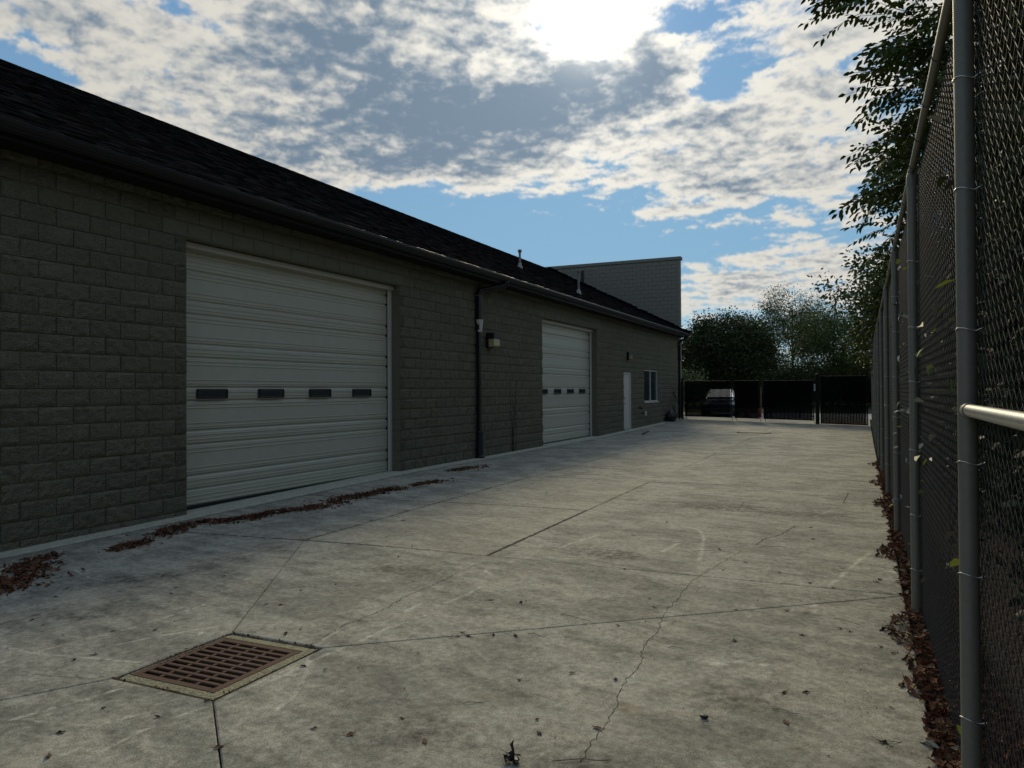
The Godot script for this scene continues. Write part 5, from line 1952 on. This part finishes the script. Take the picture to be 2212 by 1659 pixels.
	var pm := Mb.new()
	pm.tube([Vector3(0, -0.1, 0), Vector3(0.02, 1.5, 0)], [0.03, 0.028], 10)
	put_mb("shaft", pm, M.rust_pole, rp)
	var tr := thing("wheel_stand", "dark low stand with thin legs on the street behind the wide gate leaf", "stand", Vector3(ray(1700, 900).x * (-40.0 / ray(1700, 900).z), 0.17, -40.0))
	var tm := Mb.new()
	tm.box(Vector3(0, 0.36, 0), Vector3(1.7, 0.08, 0.5), 0.01)
	put_mb("deck", tm, M.black_plastic, tr)
	for q in [-0.75, -0.55, 0.6, 0.78]:
		var lg := Mb.new()
		lg.tube([Vector3(q, 0, 0.1), Vector3(q, 0.34, 0.1)], [0.022, 0.022], 8)
		put_mb("leg", lg, M.black_plastic, tr)

# ---------------------------------------------------------------- fallen leaves
func dry_leaf(sd: int, size: float) -> ArrayMesh:
	var r := RandomNumberGenerator.new()
	r.seed = sd
	var m := Mb.new()
	var curl := r.randf_range(9.0, 34.0)
	var bend := r.randf_range(-4.0, 13.0)
	var twist := r.randf_range(-14.0, 14.0)
	var nu := 5
	var nv := 4
	var P := func(i: int, j: int) -> Vector3:
		var u := float(i) / nu
		var v := float(j) / nv * 2.0 - 1.0
		var wd: float = [0.05, 0.62, 1.0, 0.9, 0.5, 0.02][i] * (1.0 + 0.3 * sin(i * 2.7 + sd + v * 2.0))
		var z := (u - 0.5) * size
		var x := v * 0.25 * size * wd
		return Vector3(x * (1.0 - 18.0 * curl * x * x), curl * x * x + bend * z * z + twist * x * z + 0.0015 * sin(i * 2.1 + j * 3.3 + sd), z)
	for i in nu:
		for j in nv:
			var a: Vector3 = P.call(i, j)
			var b: Vector3 = P.call(i, j + 1)
			var c: Vector3 = P.call(i + 1, j + 1)
			var d: Vector3 = P.call(i + 1, j)
			m.quad(a, d, c, b)
	m.tube([Vector3(0, bend * size * size * 0.25, size * 0.5), Vector3(r.randf_range(-0.2, 0.2) * size, bend * size * size * 0.25 + r.randf_range(-0.004, 0.006), size * 0.9)], [0.0014, 0.0007], 3, false)
	return m.mesh()

func leaf_tone(dark := false) -> Color:
	var t := rng.randf()
	var k := rng.randf_range(0.55, 1.25)
	if t < 0.62: return Color(0.170, 0.072, 0.040) * k
	if t < 0.85: return Color(0.23, 0.130, 0.074) * k
	if t < 0.95 or dark: return Color(0.06, 0.038, 0.028) * k
	return Color(0.30, 0.25, 0.17) * k

func pile(label: String, pts: Array, count: int, spread: float, heap: float, shapes: Array, group := "drifts of fallen leaves") -> void:
	var line := []
	for p in pts:
		line.append([on_ground(p[0], p[1]), p[2]])
	var ctr: Vector3 = line[line.size() / 2][0]
	var o := thing("leaf_drift", label, "fallen leaves", ctr, group, "stuff")
	var each := int(count * 1.1) / shapes.size()
	var a_noise := FastNoiseLite.new(); a_noise.seed = 12; a_noise.frequency = 1.7; a_noise.fractal_octaves = 3
	for s in shapes.size():
		var places := []
		var colors := []
		for k in each:
			var t := rng.randf() * (line.size() - 1)
			var i := int(t)
			var f := t - i
			var p: Vector3 = line[i][0].lerp(line[i + 1][0], f)
			var w: float = lerpf(line[i][1], line[i + 1][1], f) * spread
			var off := Vector2(rng.randfn(), rng.randfn()) * w * 0.5
			p += Vector3(off.x, 0, off.y)
			if a_noise.get_noise_2d(p.x * 1.0, p.z * 1.0) < -0.12 and rng.randf() < 0.85: continue
			var near := exp(-off.length_squared() / (w * w) * 2.0)
			p.y = ground_y(p.x, p.z) + 0.004 + rng.randf() * heap * near
			var b := Basis(Vector3.UP, rng.randf() * TAU) * Basis(Vector3.RIGHT, rng.randfn() * 0.5) * Basis(Vector3.BACK, rng.randfn() * 0.5)
			places.append(Transform3D(b.scaled(Vector3.ONE * rng.randf_range(0.35, 1.4)), p - ctr))
			colors.append(leaf_tone())
		tag(scatter("leaves", shapes[s], M.dry_leaf, places, colors, o), "", "", "", "stuff")

func make_leaves() -> void:
	rng.seed = 404
	var shapes := []
	for k in 7: shapes.append(dry_leaf(k + 1, 0.054))
	pile("brown leaf drift on the concrete before the block wall, away from the doors", [[-30, 1285, 0.30], [30, 1255, 0.30], [60, 1225, 0.22], [105, 1200, 0.10]], 1500, 1.0, 0.035, shapes)
	pile("brown leaf drift beside the edge of the first overhead door", [[245, 1190, 0.10], [310, 1170, 0.22], [380, 1142, 0.22], [430, 1130, 0.16], [520, 1124, 0.20], [570, 1112, 0.16], [620, 1104, 0.16]], 1900, 1.0, 0.035, shapes)
	pile("brown leaf drift lying along the middle of the first overhead door", [[640, 1103, 0.16], [700, 1093, 0.28], [760, 1075, 0.24], [800, 1068, 0.2], [860, 1055, 0.22], [960, 1038, 0.16]], 1800, 1.0, 0.03, shapes)
	pile("thin leaf drift before the block wall near the downspout", [[975, 1018, 0.16], [1010, 1012, 0.26], [1060, 1005, 0.16]], 420, 1.0, 0.02, shapes)
	# along the foot of the fence
	var ctr := Vector3(0.3, 0, -7)
	var o := thing("leaf_drift", "long band of curled brown leaves along the foot of the chain-link fence", "fallen leaves", ctr, "", "stuff")
	for s in shapes.size():
		var places := []
		var colors := []
		for k in 1250:
			var z := -0.6 - pow(rng.randf(), 1.25) * 17.0
			var edge := 0.25 - 0.11 * maxf(0.0, sin(z * 2.1) + 0.6 * sin(z * 5.3)) + 0.02 * sin(z * 13.0)
			var x := lerpf(edge, 0.62, pow(rng.randf(), 0.9))
			var hp := 0.055 * clampf((x - edge) / 0.1, 0.0, 1.0)
			var p := Vector3(x, 0.004 + rng.randf() * hp, z)
			var b := Basis(Vector3.UP, rng.randf() * TAU) * Basis(Vector3.RIGHT, rng.randfn() * 0.55) * Basis(Vector3.BACK, rng.randfn() * 0.55)
			places.append(Transform3D(b.scaled(Vector3.ONE * rng.randf_range(0.4, 1.5)), p - ctr))
			colors.append(leaf_tone())
		tag(scatter("leaves", shapes[s], M.dry_leaf, places, colors, o), "", "", "", "stuff")
	# single leaves one can count
	var pale := []
	var browns := []
	for q in 4:
		var c: Color = [Color(0.115, 0.062, 0.04), Color(0.16, 0.10, 0.065), Color(0.05, 0.036, 0.03), Color(0.30, 0.27, 0.21)][q]
		var m := mat("single_leaf_%d" % q, c.linear_to_srgb(), 0.85, 0.0, 0.25)
		browns.append(m)
	var spots := [[605, 1307, 0], [575, 1306, 2], [335, 1362, 1], [203, 1415, 3], [650, 1276, 2], [1126, 1302, 2], [1330, 1468, 3], [1290, 1574, 1], [868, 1553, 2], [757, 1588, 1], [678, 1575, 1], [1698, 1561, 1], [1440, 1128, 2], [1605, 1087, 2], [1603, 1092, 2], [1368, 1157, 3], [1586, 1385, 3], [1562, 1232, 2], [1684, 1237, 2], [1750, 1260, 2], [1800, 1270, 2], [1815, 1358, 3], [1835, 1365, 2], [1733, 1373, 2], [1413, 1313, 1], [1403, 1293, 3], [1590, 1318, 2], [1902, 1398, 2], [1930, 1412, 1], [1926, 1530, 3], [1908, 1605, 0], [1570, 1160, 3], [1900, 1252, 2], [1895, 1258, 2], [1820, 1228, 3], [1756, 1165, 2], [1752, 1140, 2], [650, 1358, 3], [702, 1448, 3], [655, 1440, 2], [617, 1370, 2], [224, 1530, 2], [130, 1584, 2], [105, 1635, 1], [340, 1550, 2], [448, 1515, 2], [680, 1270, 3], [700, 1205, 3], [835, 1160, 3], [725, 1262, 2], [870, 1125, 2], [800, 1125, 2], [890, 1180, 1], [1012, 1375, 2], [1066, 1372, 2], [1114, 1374, 2], [988, 1375, 3], [1060, 1296, 3], [1125, 1300, 2], [1236, 1455, 3], [1122, 1470, 2], [1165, 1585, 2], [370, 1282, 3], [352, 1245, 2], [380, 1270, 2], [95, 1350, 3], [70, 1340, 2], [430, 1213, 3], [460, 1215, 2], [520, 1196, 3], [180, 1236, 2], [150, 1208, 3], [120, 1290, 2], [145, 1272, 2], [200, 1165, 2], [1610, 1215, 3], [1700, 1320, 2], [1350, 1230, 2], [1310, 1085, 2], [1180, 1065, 3], [1075, 1060, 3], [1150, 1045, 2], [1590, 1000, 2], [1700, 1010, 2], [1770, 1025, 3], [1650, 985, 2], [1480, 1000, 2], [1330, 990, 2], [1250, 1000, 2], [1840, 1060, 3], [1862, 1100, 2]]
	for q in 14:
		spots.append([rng.randf_range(60, 1880), rng.randf_range(1010, 1650), rng.randi_range(0, 2)])
	for q in spots:
		var p := on_ground(q[0], q[1])
		if p.x > 0.15 or p.x < -8.0: continue
		var lf := put("dry_leaf", shapes[rng.randi() % 7], browns[q[2]])
		var b := Basis(Vector3.UP, rng.randf() * TAU) * Basis(Vector3.RIGHT, rng.randfn() * 0.12)
		lf.transform = Transform3D(b.scaled(Vector3.ONE * rng.randf_range(0.6, 1.05)), p + Vector3(0, 0.003, 0))
		var lab: String = ["single reddish brown curled leaf lying on the open concrete", "single tan brown curled leaf lying on the open concrete", "single blackish curled leaf lying on the open concrete", "single pale dry leaf lying on the open concrete"][q[2]]
		tag(lf, lab, "leaf", "single leaves strewn over the concrete")
	var big := put("dry_leaf", dry_leaf(9, 0.085), M.pale_leaf)
	big.position = on_ground(2008, 1610) + Vector3(0, 0.004, 0)
	big.rotation.y = 1.2
	tag(big, "large pale cupped leaf at the edge of the leaf band by the near post", "leaf")
	# twigs
	var tw := 0
	for q in [[1000, 1521, 1045, 1518], [1900, 1606, 1952, 1602], [1915, 1618, 1928, 1612], [1668, 1532, 1725, 1543], [1800, 1336, 1860, 1350], [1210, 1328, 1275, 1342], [1442, 1400, 1480, 1400], [1190, 1647, 1320, 1640], [1497, 1193, 1545, 1188], [1633, 1183, 1690, 1180], [1140, 1370, 1180, 1375]]:
		var a := on_ground(q[0], q[1])
		var b := on_ground(q[2], q[3])
		var m := Mb.new()
		var pts := []
		for k in 5:
			pts.append((b - a) * (k / 4.0) + Vector3(rng.randf_range(-0.006, 0.006), 0.004 + 0.004 * sin(k * 1.3), rng.randf_range(-0.006, 0.006)))
		m.tube(pts, [0.0015, 0.0015, 0.0013, 0.0011, 0.0007], 5)
		var o2 := put_mb("twig", m, M.bark)
		o2.position = a
		tag(o2, "thin dark fallen twig lying on the open concrete", "twig", "twigs strewn over the concrete")
		tw += 1
	# crumbs of broken leaf and grit
	var places := []
	var colors := []
	var nz := FastNoiseLite.new(); nz.seed = 71; nz.frequency = 0.5; nz.fractal_octaves = 3
	while places.size() < 2600:
		var p := Vector3(rng.randf_range(-8.1, 0.3), 0, -0.5 - pow(rng.randf(), 1.3) * 20.0)
		var by_wall := exp(-(p.x + 8.0) / 1.3)
		var by_fence := exp((p.x - 0.3) / 0.35)
		if rng.randf() > 0.10 + by_wall * 0.8 + by_fence * 0.9 + maxf(0.0, nz.get_noise_2d(p.x, p.z)) * 0.5: continue
		if absf(p.x + 3.4) < 0.42 and absf(p.z + 3.3) < 0.46: continue
		p.y = ground_y(p.x, p.z) + (0.018 if p.x < -7.93 else 0.003)
		places.append(Transform3D((Basis(Vector3.UP, rng.randf() * TAU) * Basis(Vector3.RIGHT, rng.randfn() * 0.3)).scaled(Vector3.ONE * rng.randf_range(0.08, 0.36)), p))
		colors.append(leaf_tone() * 0.8)
	# bits caught in the gap round the drain
	for k in 420:
		var t := rng.randf() * 4.0
		var e := int(t)
		var f := t - e
		var c := [Vector2(G0.x, G1.y), G1, Vector2(G1.x, G0.y), G0]
		var q: Vector2 = c[e].lerp(c[(e + 1) % 4], f)
		q = q.lerp(Vector2(-3.4, -3.31), 0.02) + Vector2(rng.randfn(), rng.randfn()) * 0.008
		if nz.get_noise_2d(q.x * 6.0, q.y * 6.0) < -0.1: continue
		places.append(Transform3D((Basis(Vector3.UP, rng.randf() * TAU) * Basis(Vector3.RIGHT, rng.randfn() * 0.5)).scaled(Vector3.ONE * rng.randf_range(0.2, 0.6)), Vector3(q.x, rng.randf_range(-0.03, 0.004), q.y)))
		colors.append(leaf_tone() * 0.8)
	var crumbs := scatter("leaf_litter", shapes[2], M.dry_leaf, places, colors)
	tag(crumbs, "fine brown crumbs of broken leaf strewn thinly over the concrete", "leaf litter", "", "stuff")
	print("all done ", Time.get_ticks_msec())
